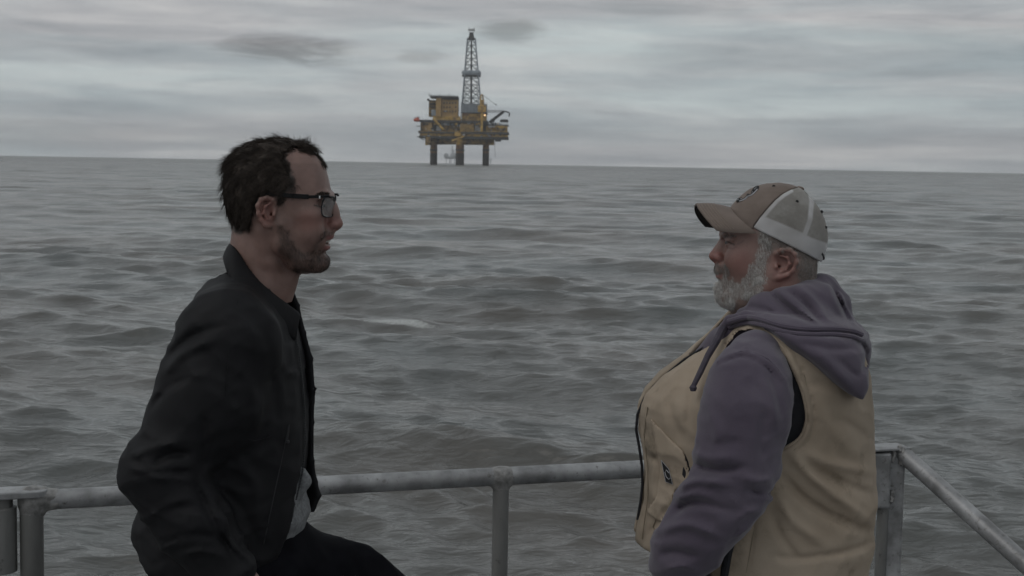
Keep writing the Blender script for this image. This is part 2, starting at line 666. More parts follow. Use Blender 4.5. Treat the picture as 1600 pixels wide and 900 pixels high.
def material(name, c1, c2=None, scale=8.0, rough=0.6, metal=0.0, bump=0.0, bscale=80.0, bdist=0.002, contrast=(0.35, 0.65),
             stretch=(1, 1, 1), detail=6.0, sss=0.0, spec=0.5, c3=None, c3scale=3.0, c3range=(0.55, 0.7), sheen=0.0, wave=None, attr=None, rough2=None):
    m_ = bpy.data.materials.new(name)
    m_.use_nodes = True
    t = m_.node_tree
    L = t.links.new
    b = t.nodes['Principled BSDF']
    b.inputs['Roughness'].default_value = rough
    b.inputs['Metallic'].default_value = metal
    b.inputs['Specular IOR Level'].default_value = spec
    b.inputs['Sheen Weight'].default_value = sheen
    tc = N(t, 'ShaderNodeTexCoord')
    mp = N(t, 'ShaderNodeMapping')
    mp.inputs['Scale'].default_value = stretch
    L(tc.outputs['Object'], mp.inputs[0])
    nz = N(t, 'ShaderNodeTexNoise', i_Scale=scale, i_Detail=detail)
    nz.inputs['Roughness'].default_value = 0.6
    L(mp.outputs[0], nz.inputs['Vector'])
    rp = N(t, 'ShaderNodeValToRGB')
    rp.color_ramp.elements[0].position = contrast[0]
    rp.color_ramp.elements[1].position = contrast[1]
    rp.color_ramp.elements[0].color = tuple(c1[:3]) + (1,)
    rp.color_ramp.elements[1].color = tuple((c2 or c1)[:3]) + (1,)
    L(nz.outputs['Fac'], rp.inputs[0])
    col = rp.outputs[0]
    if c3 is not None:
        n3 = N(t, 'ShaderNodeTexNoise', i_Scale=c3scale, i_Detail=8.0)
        n3.inputs['Roughness'].default_value = 0.7
        L(tc.outputs['Object'], n3.inputs['Vector'])
        mr = N(t, 'ShaderNodeMapRange')
        mr.inputs[1].default_value, mr.inputs[2].default_value = c3range
        L(n3.outputs['Fac'], mr.inputs[0])
        mx = N(t, 'ShaderNodeMix', data_type='RGBA')
        L(mr.outputs[0], mx.inputs['Factor'])
        L(col, mx.inputs[6])
        mx.inputs[7].default_value = tuple(c3[:3]) + (1,)
        col = mx.outputs[2]
    for (an, ac) in (attr or []):
        an_ = N(t, 'ShaderNodeAttribute', attribute_name=an)
        mx = N(t, 'ShaderNodeMix', data_type='RGBA')
        L(an_.outputs['Fac'], mx.inputs['Factor'])
        L(col, mx.inputs[6])
        mx.inputs[7].default_value = tuple(ac[:3]) + (1,)
        col = mx.outputs[2]
    L(col, b.inputs['Base Color'])
    if rough2 is not None:
        mr = N(t, 'ShaderNodeMapRange')
        mr.inputs[3].default_value, mr.inputs[4].default_value = rough, rough2
        L(nz.outputs['Fac'], mr.inputs[0])
        L(mr.outputs[0], b.inputs['Roughness'])
    if sss:
        b.inputs['Subsurface Weight'].default_value = sss
        b.inputs['Subsurface Radius'].default_value = (1.0, 0.35, 0.2)
        b.inputs['Subsurface Scale'].default_value = 0.008
    nrm = None
    if bump:
        bn = N(t, 'ShaderNodeTexNoise', i_Scale=bscale, i_Detail=5.0)
        L(mp.outputs[0], bn.inputs['Vector'])
        bp = N(t, 'ShaderNodeBump', i_Strength=bump, i_Distance=bdist)
        L(bn.outputs['Fac'], bp.inputs['Height'])
        nrm = bp.outputs[0]
    for (ws, wst, wd, axis) in (wave or []):
        wv = N(t, 'ShaderNodeTexWave', i_Scale=ws, i_Distortion=0.6)
        wv.bands_direction = axis
        wv.inputs['Detail'].default_value = 1.0
        L(tc.outputs['Object'], wv.inputs['Vector'])
        bp = N(t, 'ShaderNodeBump', i_Strength=wst, i_Distance=wd)
        L(wv.outputs['Fac'], bp.inputs['Height'])
        if nrm is not None:
            L(nrm, bp.inputs['Normal'])
        nrm = bp.outputs[0]
    if nrm is not None:
        L(nrm, b.inputs['Normal'])
    return m_

# ================================================================ the sea


def build_sea():
    # rings get wider with distance, spokes are dense in the half the photograph looks at
    r = [3.0]
    while r[-1] < 7000:
        r.append(r[-1] + max(0.028, 0.0050 * r[-1] * (1 if r[-1] < 1500 else 3)))
    r = np.array(r)
    a1 = np.radians(np.linspace(-24, 24, 620))
    side = np.radians(24) + np.cumsum(np.linspace(np.radians(.15), np.radians(5), 60))
    side = side[side < np.pi - .05]
    az = np.concatenate([-side[::-1], a1, side])
    R, A = np.meshgrid(r, az, indexing='ij')
    X, Y = R * np.sin(A), R * np.cos(A)
    dr = np.gradient(r)[:, None] * np.ones_like(A)
    Z = np.zeros_like(X)
    DX = np.zeros_like(X)
    DY = np.zeros_like(X)
    g = np.random.default_rng(21)
    X32, Y32 = X, Y
    # patches of stronger and weaker chop
    gust = 1.0 + 0.45 * vnoise(X / 9.0, Y / 9.0, 0.3) + 0.25 * vnoise(X / 31.0, Y / 31.0, 4.3)
    nw = 96
    for i in range(nw):
        lam = 0.24 * (11.0 / 0.24) ** (i / (nw - 1.0)) * g.uniform(.9, 1.1)
        k = 2 * np.pi / lam
        spread = 0.62 if lam < .9 else 0.40
        th = -0.28 + g.normal(0, spread)                 # travel direction, mostly towards the boat
        steep = 0.015 if lam > 5 else (0.022 if lam > 2.0 else (0.024 if lam > .9 else 0.054))
        if lam < .7:
            steep *= .8
        amp = steep / k
        w = np.clip((lam / dr - 2.0) / 2.5, 0, 1)
        ph = k * (X32 * np.sin(th) - Y32 * np.cos(th)) + g.uniform(0, 6.28) + 0.6 * vnoise(X / (lam * 5), Y / (lam * 5), i * 1.7)
        s, c = np.sin(ph), np.cos(ph)
        ga = gust if lam < 4 else 1.0
        Z += w * ga * amp * s
        DX += w * ga * amp * 0.9 * c * np.sin(th)
        DY += -w * ga * amp * 0.9 * c * np.cos(th)
    # short crested peaks: sharpen the tops a little
    foam = np.zeros_like(X)

    def patch(u, v, lu, ld, k=1.0, tilt=0.0):
        d = ray(u, v)
        p = np.array([0, 0, CAM_Z]) + d * (-(CAM_Z - 0.0) / d[2])
        dx, dy = X - p[0], Y - p[1]
        dx, dy = dx * math.cos(tilt) + dy * math.sin(tilt), -dx * math.sin(tilt) + dy * math.cos(tilt)
        return k * np.clip(1.25 - (dx / lu) ** 2 - (dy / ld) ** 2, 0, 1), dx, dy
    f, dx, dy = patch(628, 509, .75, .20, 1.0, -.25)
    foam = np.maximum(foam, f)
    f, _, _ = patch(540, 491, .9, .10, .55, -.12)
    foam = np.maximum(foam, f)
    # the small breaking crest itself
    rdg, _, _ = patch(590, 505, 1.3, .32, 1.0, -.2)
    Z += 0.07 * np.clip(rdg, 0, 1)
    for (u, v, lu, ld, k) in [(890, 277, 2.6, 3.0, .9), (1092, 284, 2.4, 2.2, .9), (566, 371, .9, .4, .35), (60, 330, 1.2, .8, .3), (1180, 268.2, 4, 8, .4), (300, 262, 5, 6, .3),
                           (1480, 330, 1.0, .8, .3), (735, 262.5, 12, 9, .3)]:
        f, _, _ = patch(u, v, lu, ld, k)
        foam = np.maximum(foam, f)
    X, Y = X + DX, Y + DY
    Z = Z - R * R / (2 * 6371000.0)
    n, mcols = X.shape
    V = np.stack([X, Y, Z], -1).reshape(-1, 3)
    i, j = np.meshgrid(np.arange(n - 1), np.arange(mcols - 1), indexing='ij')
    a = (i * mcols + j).ravel()
    F = np.stack([a, a + 1, a + mcols + 1, a + mcols], 1)[:, ::-1]
    far = np.clip(np.log(R / 12.0) / np.log(1200 / 12.0), 0, 1)
    m_ = bpy.data.materials.new('sea_water')
    m_.use_nodes = True
    t = m_.node_tree
    L = t.links.new
    b = t.nodes['Principled BSDF']
    tc = N(t, 'ShaderNodeTexCoord')
    b.inputs['IOR'].default_value = 1.34
    # silty water: grey green with browner patches
    nz = N(t, 'ShaderNodeTexNoise', i_Scale=0.16, i_Detail=4.0)
    L(tc.outputs['Object'], nz.inputs['Vector'])
    rp = N(t, 'ShaderNodeValToRGB')
    rp.color_ramp.elements[0].position, rp.color_ramp.elements[1].position = 0.35, 0.65
    rp.color_ramp.elements[0].color = (0.084, 0.091, 0.089, 1)
    rp.color_ramp.elements[1].color = (0.106, 0.096, 0.086, 1)
    L(nz.outputs['Fac'], rp.inputs[0])
    fo = N(t, 'ShaderNodeAttribute', attribute_name='foam')
    fn = N(t, 'ShaderNodeTexNoise', i_Scale=34.0, i_Detail=8.0)
    fn.inputs['Roughness'].default_value = 0.75
    L(tc.outputs['Object'], fn.inputs['Vector'])
    ad = N(t, 'ShaderNodeMath', operation='MULTIPLY_ADD')
    L(fo.outputs['Fac'], ad.inputs[0])
    ad.inputs[1].default_value = 0.52
    L(fn.outputs['Fac'], ad.inputs[2])
    mr = N(t, 'ShaderNodeMapRange')
    mr.inputs[1].default_value, mr.inputs[2].default_value = 0.80, 1.06
    L(ad.outputs[0], mr.inputs[0])
    mx = N(t, 'ShaderNodeMix', data_type='RGBA')
    L(mr.outputs[0], mx.inputs['Factor'])
    L(rp.outputs[0], mx.inputs[6])
    mx.inputs[7].default_value = (0.50, 0.51, 0.50, 1)
    L(mx.outputs[2], b.inputs['Base Color'])
    fa = N(t, 'ShaderNodeAttribute', attribute_name='far')
    ro = N(t, 'ShaderNodeMapRange')
    ro.inputs[3].default_value, ro.inputs[4].default_value = 0.11, 0.30
    L(fa.outputs['Fac'], ro.inputs[0])
    rf = N(t, 'ShaderNodeMath', operation='MAXIMUM')
    L(ro.outputs[0], rf.inputs[0])
    L(mr.outputs[0], rf.inputs[1])
    L(rf.outputs[0], b.inputs['Roughness'])
    # ripples too small for the mesh, at two sizes; the coarse one carries the far water
    nrm = None
    for sc_, st, dist, dmax in ((5.0, .75, .06, 0), (0.9, .8, .30, 1), (0.11, 1.0, 2.2, 2), (16.0, .5, .018, 0)):
        mp = N(t, 'ShaderNodeMapping')
        mp.inputs['Scale'].default_value = (0.55, 1.25, 1)
        mp.inputs['Rotation'].default_value = (0, 0, 0.22)
        L(tc.outputs['Object'], mp.inputs[0])
        wn_ = N(t, 'ShaderNodeTexNoise', i_Scale=sc_, i_Detail=4.0)
        wn_.inputs['Distortion'].default_value = 0.5
        L(mp.outputs[0], wn_.inputs['Vector'])
        bp = N(t, 'ShaderNodeBump', i_Distance=dist)
        if dmax:
            fp = N(t, 'ShaderNodeMath', operation='POWER')
            L(fa.outputs['Fac'], fp.inputs[0])
            fp.inputs[1].default_value = dmax
            L(fp.outputs[0], bp.inputs['Strength'])
        else:
            inv = N(t, 'ShaderNodeMath', operation='MULTIPLY_ADD')
            L(fa.outputs['Fac'], inv.inputs[0])
            inv.inputs[1].default_value = -st
            inv.inputs[2].default_value = st
            L(inv.outputs[0], bp.inputs['Strength'])
        L(wn_.outputs['Fac'], bp.inputs['Height'])
        if nrm is not None:
            L(nrm, bp.inputs['Normal'])
        nrm = bp.outputs[0]
    L(nrm, b.inputs['Normal'])
    o = mesh_obj('sea', V, F, m_, smooth=True, kind='structure', attrs={'foam': foam.ravel(), 'far': far.ravel()})
    return o


build_sea()

# ================================================================ boat deck and railing
M_PIPE = material('weathered_aluminium_pipe', (0.17, 0.168, 0.168), (0.40, 0.40, 0.405), scale=11, rough=0.36, metal=0.45, bump=0.25, bscale=140, bdist=0.0012,
                  stretch=(1, 1, 1), c3=(0.085, 0.075, 0.066), c3scale=55, c3range=(0.575, 0.70), rough2=0.62)
M_POST = material('dull_grey_painted_metal', (0.12, 0.118, 0.112), (0.20, 0.198, 0.19), scale=12, rough=0.6, metal=0.2, bump=0.3, bscale=90, bdist=0.0015,
                  stretch=(1, 1, .25), c3=(0.045, 0.042, 0.038), c3scale=30, c3range=(0.60, 0.72))
M_WELD = material('weld_bead', (0.16, 0.155, 0.15), (0.34, 0.33, 0.32), scale=60, rough=0.5, metal=0.4, bump=0.5, bscale=120, bdist=0.002)
M_DECK = material('boat_deck_metal', (0.16, 0.165, 0.17), (0.24, 0.245, 0.25), scale=3, rough=0.6, metal=0.2, bump=0.3, bscale=60)
M_HULL = material('boat_hull_paint', (0.22, 0.22, 0.22), (0.30, 0.30, 0.30), scale=2, rough=0.5)


def level(u, v, h):
    """point seen at pixel (u, v) that lies h below the camera"""
    d = ray(u, v)
    return np.array([0, 0, CAM_Z]) + d * (-h / d[2])


RAIL_H = 0.79
rail_a = level(66, 781, RAIL_H)
rail_b = level(1003, 733, RAIL_H)
rdir = (rail_b - rail_a) / np.linalg.norm(rail_b - rail_a)
post_r = None


def rail_at(u):
    """point of the rail line at image column u"""
    lo, hi = -1.0, 3.0
    for _ in range(40):
        m_ = (lo + hi) / 2
        p = rail_a + rdir * m_
        uu = unproject(p[None])[0][0]
        if uu < u:
            lo = m_
        else:
            hi = m_
    return rail_a + rdir * lo


def build_rail():
    pm, pr, pl = rail_at(783), rail_at(1398), rail_at(49)
    t = thing('boat_railing', 'grey aluminium pipe railing along the boat side behind both men', 'railing', (pm[0], pm[1], DECK_Z))
    b = MB()
    r = 0.0232
    pts = [rail_at(u) for u in np.linspace(60, 1372, 24)]
    b.tube(pts, r, 20)
    b.build('top_rail', M_PIPE, t, smooth=True)

    def post(p, rr, name='post', top=None):
        q = MB()
        z1 = p[2] if top is None else top
        q.tube([(p[0], p[1], DECK_Z), (p[0], p[1], (DECK_Z + z1) / 2), (p[0], p[1], z1)], rr, 20)
        o_ = q.build(name, M_POST, t, smooth=True)
        w = MB()
        w.tube([(p[0] + (rr + .010) * math.cos(a), p[1] + (rr + .010) * math.sin(a), DECK_Z + .006) for a in np.linspace(0, 6.28, 14)[:-1]], .007, 6, closed=True)
        w.tube([(p[0] + .055 * math.cos(a), p[1] + .055 * math.sin(a), DECK_Z + .004) for a in np.linspace(0, 6.28, 14)[:-1]], .004, 6, closed=True)
        w.build('base_ring', M_WELD, o_, smooth=True)
        return o_
    # the middle post meets the rail in a welded collar
    post(pm, 0.0205)
    v = Vol(pm - .08, pm + .08, .003)
    v.cone(pm - rdir * .1, pm + rdir * .1, r * .96, r * .96)
    v.cone(pm, pm - np.array([0, 0, .12]), .0195, .0195, k=.022)
    v.op(lambda X, Y, Z: np.maximum(np.abs((X - pm[0]) * rdir[0] + (Y - pm[1]) * rdir[1]) - .05, pm[2] - .05 - Z), pm - .1, pm + .1, 0, 'int')
    v.build('weld_collar', M_WELD, t)
    # left end: thick gate post under a flat cap bar that runs on out of the picture
    post(pl, 0.0262, top=pl[2] + .006)
    n = np.array([-rdir[1], rdir[0], 0])
    cp = MB()
    c0, c1 = pl + rdir * .008, pl - rdir * .42
    z = pl[2] + 0.0275
    out = [c1 - n * .035, c0 - n * .035]
    out += [c0 + rdir * .03 * math.sin(a) - n * .035 * math.cos(a) for a in np.linspace(.3, math.pi - .3, 7)]
    out += [c0 + n * .035, c1 + n * .035]
    cp.poly_prism([(p[0], p[1], z) for p in out], (0, 0, -.016))
    cp.build('cap_bar', M_PIPE, t, bevel=.003)
    v = Vol(pl - .11, pl + .11, .003)
    v.cone(pl + rdir * .0, pl + rdir * .055, .0245, .0235, k=.01)
    v.cone(pl + np.array([0, 0, .006]), pl - np.array([0, 0, .03]), .0268, .0262, k=.02)
    v.cone(pl + rdir * .03 + [0, 0, .008], pl + rdir * .045 + [0, 0, .006], .020, .012, k=.015)
    v.displace(lambda X, Y, Z: .0018 * vnoise(X * 90, Y * 90, Z * 90), .02)
    v.build('weld_collar', M_WELD, t)
    sl = rail_at(1.5)
    q = MB()
    q.tube([(sl[0], sl[1], z - .018), (sl[0], sl[1], z - .042)], .026, 20)
    q.build('gate_pin', M_POST, t, smooth=True)
    q = MB()
    q.tube([(sl[0], sl[1], z - .038), (sl[0], sl[1], z - .040), (sl[0], sl[1], z - .188), (sl[0], sl[1], z - .190)], [.030, .034, .034, .030], 24)
    q.build('gate_sleeve', M_POST, t, smooth=True)
    po = pl - rdir * .40
    post(po, 0.0262, top=pl[2] + .006)
    q = MB()
    q.tube([po, po - rdir * 1.5], r, 16)
    q.build('top_rail', M_PIPE, t, smooth=True)
    # right end post: box section with a plate on top, a clamp sleeve and a diagonal brace
    zt = pt(1392, 698, pr[1])[2]
    s = MB()
    foot = pt(1388, 900, pr[1])
    s.box((pr[0], pr[1], (zt - .004 + DECK_Z) / 2), (.050, .050, zt - .008 - DECK_Z))
    s.build('end_post', M_PIPE, t, bevel=.008)
    s = MB()
    sx = pr - rdir * .052
    s.box((sx[0], sx[1] - .004, zt - .004 - .082), (.058, .062, .155))
    s.build('clamp_sleeve', M_PIPE, t, bevel=.007)
    s = MB()
    px = pr - rdir * .030
    s.tube([(px[0] - .004, px[1] - .012, DECK_Z), (px[0] - .004, px[1] - .012, zt - .03)], .016, 14)
    s.build('inner_pipe', M_POST, t, smooth=True)
    s = MB()
    cc = pr - rdir * .035
    s.box((cc[0], cc[1], zt), (.128, .074, .007), rot=Matrix.Rotation(math.atan2(rdir[1], rdir[0]), 3, 'Z'))
    s.build('cap_plate', M_PIPE, t, bevel=.002)
    s = MB()
    st = pt(1408, 707, pr[1] - .01)
    en = pt(1615, 893, pr[1] - .35)
    far_ = st + (en - st) * 2.1
    far_[2] = max(far_[2], DECK_Z)
    s.tube([st, (st + far_) / 2, far_], .0235, 20)
    s.build('brace', M_PIPE, t, smooth=True)
    g = np.random.default_rng(5)
    for (u, vv, rr) in ((1397, 708, .007), (1396, 716, .006), (1412, 705, .009), (1414, 712, .008), (1411, 722, .010), (1394, 772, .007), (1393, 780, .009), (1425, 725, .006), (1406, 700, .008)):
        p = pt(u, vv, pr[1] - .030)
        q = [p + g.normal(0, .002, 3) + np.array([0, 0, dz]) for dz in (-.011, -.004, .004, .011)]
        s = MB()
        s.tube(q, [rr * .5, rr, rr * .9, rr * .4], 8)
        s.build('weld_bead', M_WELD, t, smooth=True)
    # mid rail below the picture
    s = MB()
    z = DECK_Z + .42
    s.tube([(pl[0], pl[1], z), (pr[0], pr[1], z)], .019, 14)
    s.build('mid_rail', M_PIPE, t, smooth=True)
    # deck and hull, below the picture
    nrm = np.array([-rdir[1], rdir[0], 0])
    edge = [pl - rdir * 2.6 + nrm * .10, pr + rdir * 1.6 + nrm * .10]
    inner = [edge[1] - nrm * 6.0, edge[0] - nrm * 6.0]
    bt = thing('crew_boat', 'grey metal workboat under the two men, deck and hull below the railing', 'boat', (pm[0], pm[1], DECK_Z - .1))
    d = MB()
    P = edge + inner
    d.poly_prism([(p[0], p[1], DECK_Z) for p in P], (0, 0, -.06))
    d.build('deck', M_DECK, bt)
    d = MB()
    d.poly_prism([(p[0], p[1], DECK_Z - .06) for p in P], (0, 0, -1.6))
    d.build('hull', M_HULL, bt)
    d = MB()
    e0, e1 = edge[0] - nrm * .03, edge[1] - nrm * .03
    d.tube([(e0[0], e0[1], DECK_Z + .02), (e1[0], e1[1], DECK_Z + .02)], .025, 10)
    d.build('toe_rail', M_PIPE, bt, smooth=True)


build_rail()

# ================================================================ the oil platform
RIG_D = 1300.0
RIG_S = RIG_D / FPX
RIG_O = pt(718, 259.6, RIG_D)


def build_rig():
    yel = material('platform_ochre_paint', (0.42, 0.255, 0.06), (0.58, 0.37, 0.095), scale=.25, rough=0.7, c3=(0.12, 0.062, 0.032), c3scale=.2, c3range=(0.50, 0.64), bump=.2, bscale=2, bdist=.1)
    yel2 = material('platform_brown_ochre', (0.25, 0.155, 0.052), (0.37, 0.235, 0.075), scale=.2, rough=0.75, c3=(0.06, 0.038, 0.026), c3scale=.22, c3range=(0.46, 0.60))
    org = material('accommodation_ochre', (0.38, 0.235, 0.09), (0.46, 0.29, 0.11), scale=.12, rough=0.75, c3=(0.22, 0.125, 0.05), c3scale=.3, c3range=(.55, .7))
    gry = material('platform_grey_steel', (0.22, 0.25, 0.285), (0.31, 0.345, 0.38), scale=.2, rough=0.6)
    lgr = material('platform_pale_paint', (0.42, 0.42, 0.42), (0.6, 0.6, 0.6), scale=.4, rough=0.6)
    drk = material('platform_dark_steel', (0.035, 0.034, 0.035), (0.075, 0.072, 0.07), scale=.3, rough=0.7)
    rst = material('leg_rust', (0.10, 0.045, 0.028), (0.17, 0.085, 0.035), scale=.15, rough=0.8, c3=(0.24, 0.155, 0.05), c3scale=.1, c3range=(.5, .6))
    wet = material('leg_wet_growth', (0.018, 0.015, 0.014), (0.04, 0.033, 0.03), scale=.3, rough=0.7)
    red = material('lifeboat_orange_red', (0.42, 0.06, 0.03), (0.5, 0.09, 0.04), scale=.3, rough=0.5)
    win = material('platform_window_glass', (0.03, 0.035, 0.04), (0.05, 0.055, 0.06), scale=.3, rough=0.2)
    t = thing('drilling_platform', 'yellow offshore drilling platform on thick legs with a tall derrick, on the horizon', 'oil platform', RIG_O)
    O, S = RIG_O, RIG_S

    def q(x, y, dep=0.0):
        """zoomed study coordinates to a point of the platform, dep metres further away"""
        u, v = 640 + x / 6.924, 140 + y / 6.924
        dz = (259.6 + (u - 718) * .0175 - v)
        return np.array([O[0] + (u - 718 - dz * .0175) * S, O[1] + dep, O[2] + dz * S])

    def slab(name, x0, y0, x1, y1, dep, thick, mat, parent=t, bevel=0, n=None):
        a, b = q(x0, y1, dep), q(x1, y0, dep)
        m_ = MB()
        m_.box(((a[0] + b[0]) / 2, a[1] + thick / 2, (a[2] + b[2]) / 2), (abs(b[0] - a[0]), thick, abs(b[2] - a[2])))
        return m_.build(name, mat, parent, bevel=bevel)

    # legs: four, on a square turned to the viewer; the far one stands behind the middle one
    for (cx, dep, w) in ((262, 0, 75), (545, -14, 76), (824, 0, 68), (545, 16, 74)):
        r = w / 6.924 * S / 2
        p = q(cx, 700, dep)
        base, top, mid = -6.0, q(cx, 585, dep)[2], q(cx, 690, dep)[2]
        b = MB()
        b.tube([(p[0], p[1], mid), (p[0], p[1], top)], r, 20)
        lg = b.build('leg', rst, t, smooth=True)
        b = MB()
        b.tube([(p[0], p[1], base), (p[0], p[1], mid)], r * 1.04, 20)
        b.build('splash_zone', wet, lg, smooth=True)
        b = MB()
        zc = q(cx, 655, dep)[2]
        b.tube([(p[0], p[1], zc - .8), (p[0], p[1], zc + .8)], r * 1.12, 20)
        b.build('collar', drk, lg, smooth=True)
    # big box beams between the leg heads
    def beam(x0, x1, y0, y1, d0, d1, mat, name='beam'):
        a, b_ = q(x0, (y0 + y1) / 2, d0), q(x1, (y0 + y1) / 2, d1)
        r = (y1 - y0) / 6.924 * S / 2
        m_ = MB()
        m_.tube([a, b_], r, 14)
        return m_.build(name, mat, t, smooth=True)
    beam(200, 545, 530, 598, 0, -14, yel2)
    beam(545, 885, 530, 602, -14, 0, yel2)
    beam(200, 545, 535, 592, 0, 16, yel2)
    beam(545, 885, 535, 592, 16, 0, yel2)
    for cx, dep in ((205, 0), (545, -14.5), (882, 0)):
        r = 36 / 6.924 * S
        b = MB()
        p = q(cx, 566, dep)
        b.tube([p - [0, 0, r], p + [0, 0, r]], r * .95, 16)
        b.build('leg_head', yel, t, smooth=True)
    # decks
    slab('cellar_deck', 125, 478, 1062, 522, -17, 38, yel)
    slab('deck_edge', 112, 470, 1075, 477, -18.5, 41, drk)
    slab('deck_skirt', 118, 520, 1070, 529, -17.6, 39, drk)
    slab('production_deck', 130, 362, 835, 470, -8, 28, yel2)
    slab('deck_edge', 120, 350, 850, 360, -16, 36, drk)
    slab('right_deck', 830, 398, 1058, 472, -13, 28, yel)
    slab('deck_edge', 826, 391, 1070, 398, -14, 30, drk)
    # panels and modules on the front
    for (x0, y0, x1, y1, dep, mat, nm) in (
            (172, 368, 256, 462, -15, org, 'module'), (128, 372, 170, 470, -12, yel2, 'module'), (262, 380, 352, 470, -10.5, drk, 'module'),
            (300, 402, 345, 450, -12, lgr, 'tank'), (352, 372, 440, 395, -13, gry, 'module'), (356, 400, 540, 470, -12, yel2, 'module'),
            (552, 384, 704, 500, -18, yel2, 'module'), (705, 362, 770, 400, -12, gry, 'module'), (708, 402, 772, 468, -14, lgr, 'module'),
            (790, 375, 850, 470, -12, drk, 'module'), (498, 470, 562, 512, -19.2, yel, 'module'), (852, 402, 925, 418, -15, lgr, 'crate'),
            (930, 400, 1056, 470, -14.6, yel, 'module'), (378, 372, 412, 392, -14.4, lgr, 'crate'), (445, 362, 545, 400, -11, drk, 'module'),
            (190, 520, 240, 580, -18, yel2, 'module'), (610, 300, 700, 350, -13, yel2, 'module')):
        slab(nm, x0, y0, x1, y1, dep, 6 if nm != 'module' else 10, mat, bevel=.2)
    # accommodation block, turned so that two faces show
    blk = slab('accommodation_block', 355, 118, 532, 300, -11, 20, org)
    slab('block_wing', 296, 98, 354.5, 300, -14, 22, org)
    slab('block_wing', 214, 125, 296, 298, -6, 16, yel2)
    slab('block_base', 262, 300, 560, 348, -12, 22, yel)
    slab('roof_deck', 236, 88, 532, 102, -15.5, 30, drk)
    slab('roof_edge', 380, 102, 534, 122, -11.8, 22, drk)
    slab('roof_hut', 200, 112, 222, 132, -8, 6, drk)
    for i in range(4):
        slab('balcony', 222, 160 + i * 36, 296, 164 + i * 36, -9, 4, drk)
        slab('balcony_rail', 222, 148 + i * 36, 296, 150 + i * 36, -9.3, .3, yel)
    slab('water_tank', 246, 230, 300, 296, -12.5, 5, gry, bevel=.8)
    for r_ in range(3):
        for c in range(5):
            if (r_, c) in ((1, 3),):
                continue
            x = 376 + c * 31
            y = 150 + r_ * 44
            wf = slab('window', x, y, x + 13, y + 16, -11.4, .8, win)
            slab('frame', x - 2, y + 16, x + 15, y + 18.5, -11.6, .9, yel2, wf)
    slab('vent', 385, 238, 410, 250, -11.6, 1, gry)
    # derrick substructure
    slab('drill_floor_wall', 562, 168, 838, 262, -10, 24, gry)
    for i in range(9):
        slab('wall_rib', 566 + i * 33, 168, 569 + i * 33, 262, -10.4, .8, drk)
    slab('drill_floor', 570, 264, 834, 350, -11, 26, yel)
    slab('drill_floor_edge', 560, 262, 842, 268, -12, 28, drk)
    slab('white_pipe', 556, 268, 574, 330, -12.5, 2, lgr)
    slab('red_tank', 582, 268, 640, 292, -12.6, 3, rst)
    # derrick: four tapered legs with cross bracing
    dz0, dz1 = 168, -531          # study rows of foot and head
    def dpt(sx, sy, row):
        f = (dz0 - row) / (dz0 - dz1)
        half = (52 - f * 30) * 1.0            # half width in study units / 3.6 zoom
        c = q(672, row, 0)
        h = half / 3.6 * S * 1.0
        return np.array([c[0] + sx * h, c[1] + sy * h, c[2]])
    b = MB()
    for sx in (-1, 1):
        for sy in (-1, 1):
            b.tube([dpt(sx, sy, dz0), dpt(sx, sy, dz1)], .5, 6)
    b.build('derrick_legs', gry, t)
    rows = np.linspace(dz0, dz1, 11)
    b = MB()
    for i in range(10):
        r0, r1 = rows[i], rows[i + 1]
        for (s0, s1) in (((-1, -1), (1, -1)), ((1, -1), (1, 1)), ((1, 1), (-1, 1)), ((-1, 1), (-1, -1))):
            A, B_, C, D_ = dpt(*s0, r0), dpt(*s1, r0), dpt(*s0, r1), dpt(*s1, r1)
            mid = (A + B_) / 2
            top = (C + D_) / 2
            b.tube([C, D_], .24, 4)
            b.tube([A, top], .2, 4)
            b.tube([B_, top], .2, 4)
            b.tube([(A + top) / 2, (A + C) / 2], .2, 4)
            b.tube([(B_ + top) / 2, (B_ + D_) / 2], .2, 4)
            if i < 3:
                b.tube([mid, C], .22, 4)
                b.tube([mid, D_], .22, 4)
    b.build('derrick_bracing', material('derrick_steel', (0.09, 0.10, 0.11), (0.14, 0.155, 0.17), scale=.3, rough=.7), t)
    b = MB()
    for sx, r_ in ((-.15, .45), (.15, .45), (0, .55)):
        b.tube([q(668 + sx * 40, dz0, 0), q(672 + sx * 20, dz1 + 20, 0)], r_, 5)
    b.build('drill_string', drk, t)
    b = MB()
    c = q(672, -168, 0)
    wdt, hgt = 106 / 3.6 * S, 38 / 3.6 * S
    b.box((c[0], c[1], c[2] - hgt * .05), (wdt, wdt * .8, hgt * .75))
    b.build('monkey_board', gry, t, bevel=1.6)
    b = MB()
    b.box((c[0], c[1], c[2] - hgt * .48), (wdt * .96, wdt * .76, 1.0))
    b.build('board_floor', drk, t)
    c = q(672, dz1 + 5, 0)
    b = MB()
    hw = 46 / 3.6 * S
    b.box((c[0], c[1], c[2]), (hw, hw, 1.6))
    b.box((c[0], c[1], c[2] + 3.2), (hw * .7, hw * .7, 5.5), taper=.65)
    b.build('crown_block', drk, t)
    b = MB()
    b.box((c[0], c[1], c[2] + 8.2), (hw * .8, hw * .6, 1.8))
    b.tube([c + [-2, 0, 6], c + [-2.4, 0, 11]], .25, 4)
    b.tube([c + [2, 0, 6], c + [2.4, 0, 11]], .25, 4)
    b.build('crown_top', lgr, t)
    # yellow crane tower with A frame
    b = MB()
    b.box(q(787, 300, -20), (26 / 6.924 * S, 2.2, 330 / 6.924 * S))
    b.build('crane_pedestal', yel, t, bevel=.2)
    slab('crane_cab', 744, 190, 832, 258, -22, 6, yel, bevel=.4)
    slab('crane_house', 765, 128, 812, 192, -21, 4, yel, bevel=.4)
    b = MB()
    b.tube([q(772, 135, -20), q(778, 80, -20), q(788, 72, -20), q(798, 80, -20), q(804, 135, -20)], .55, 6)
    b.tube([q(772, 190, -20), q(788, 72, -20), q(806, 190, -20)], .35, 5)
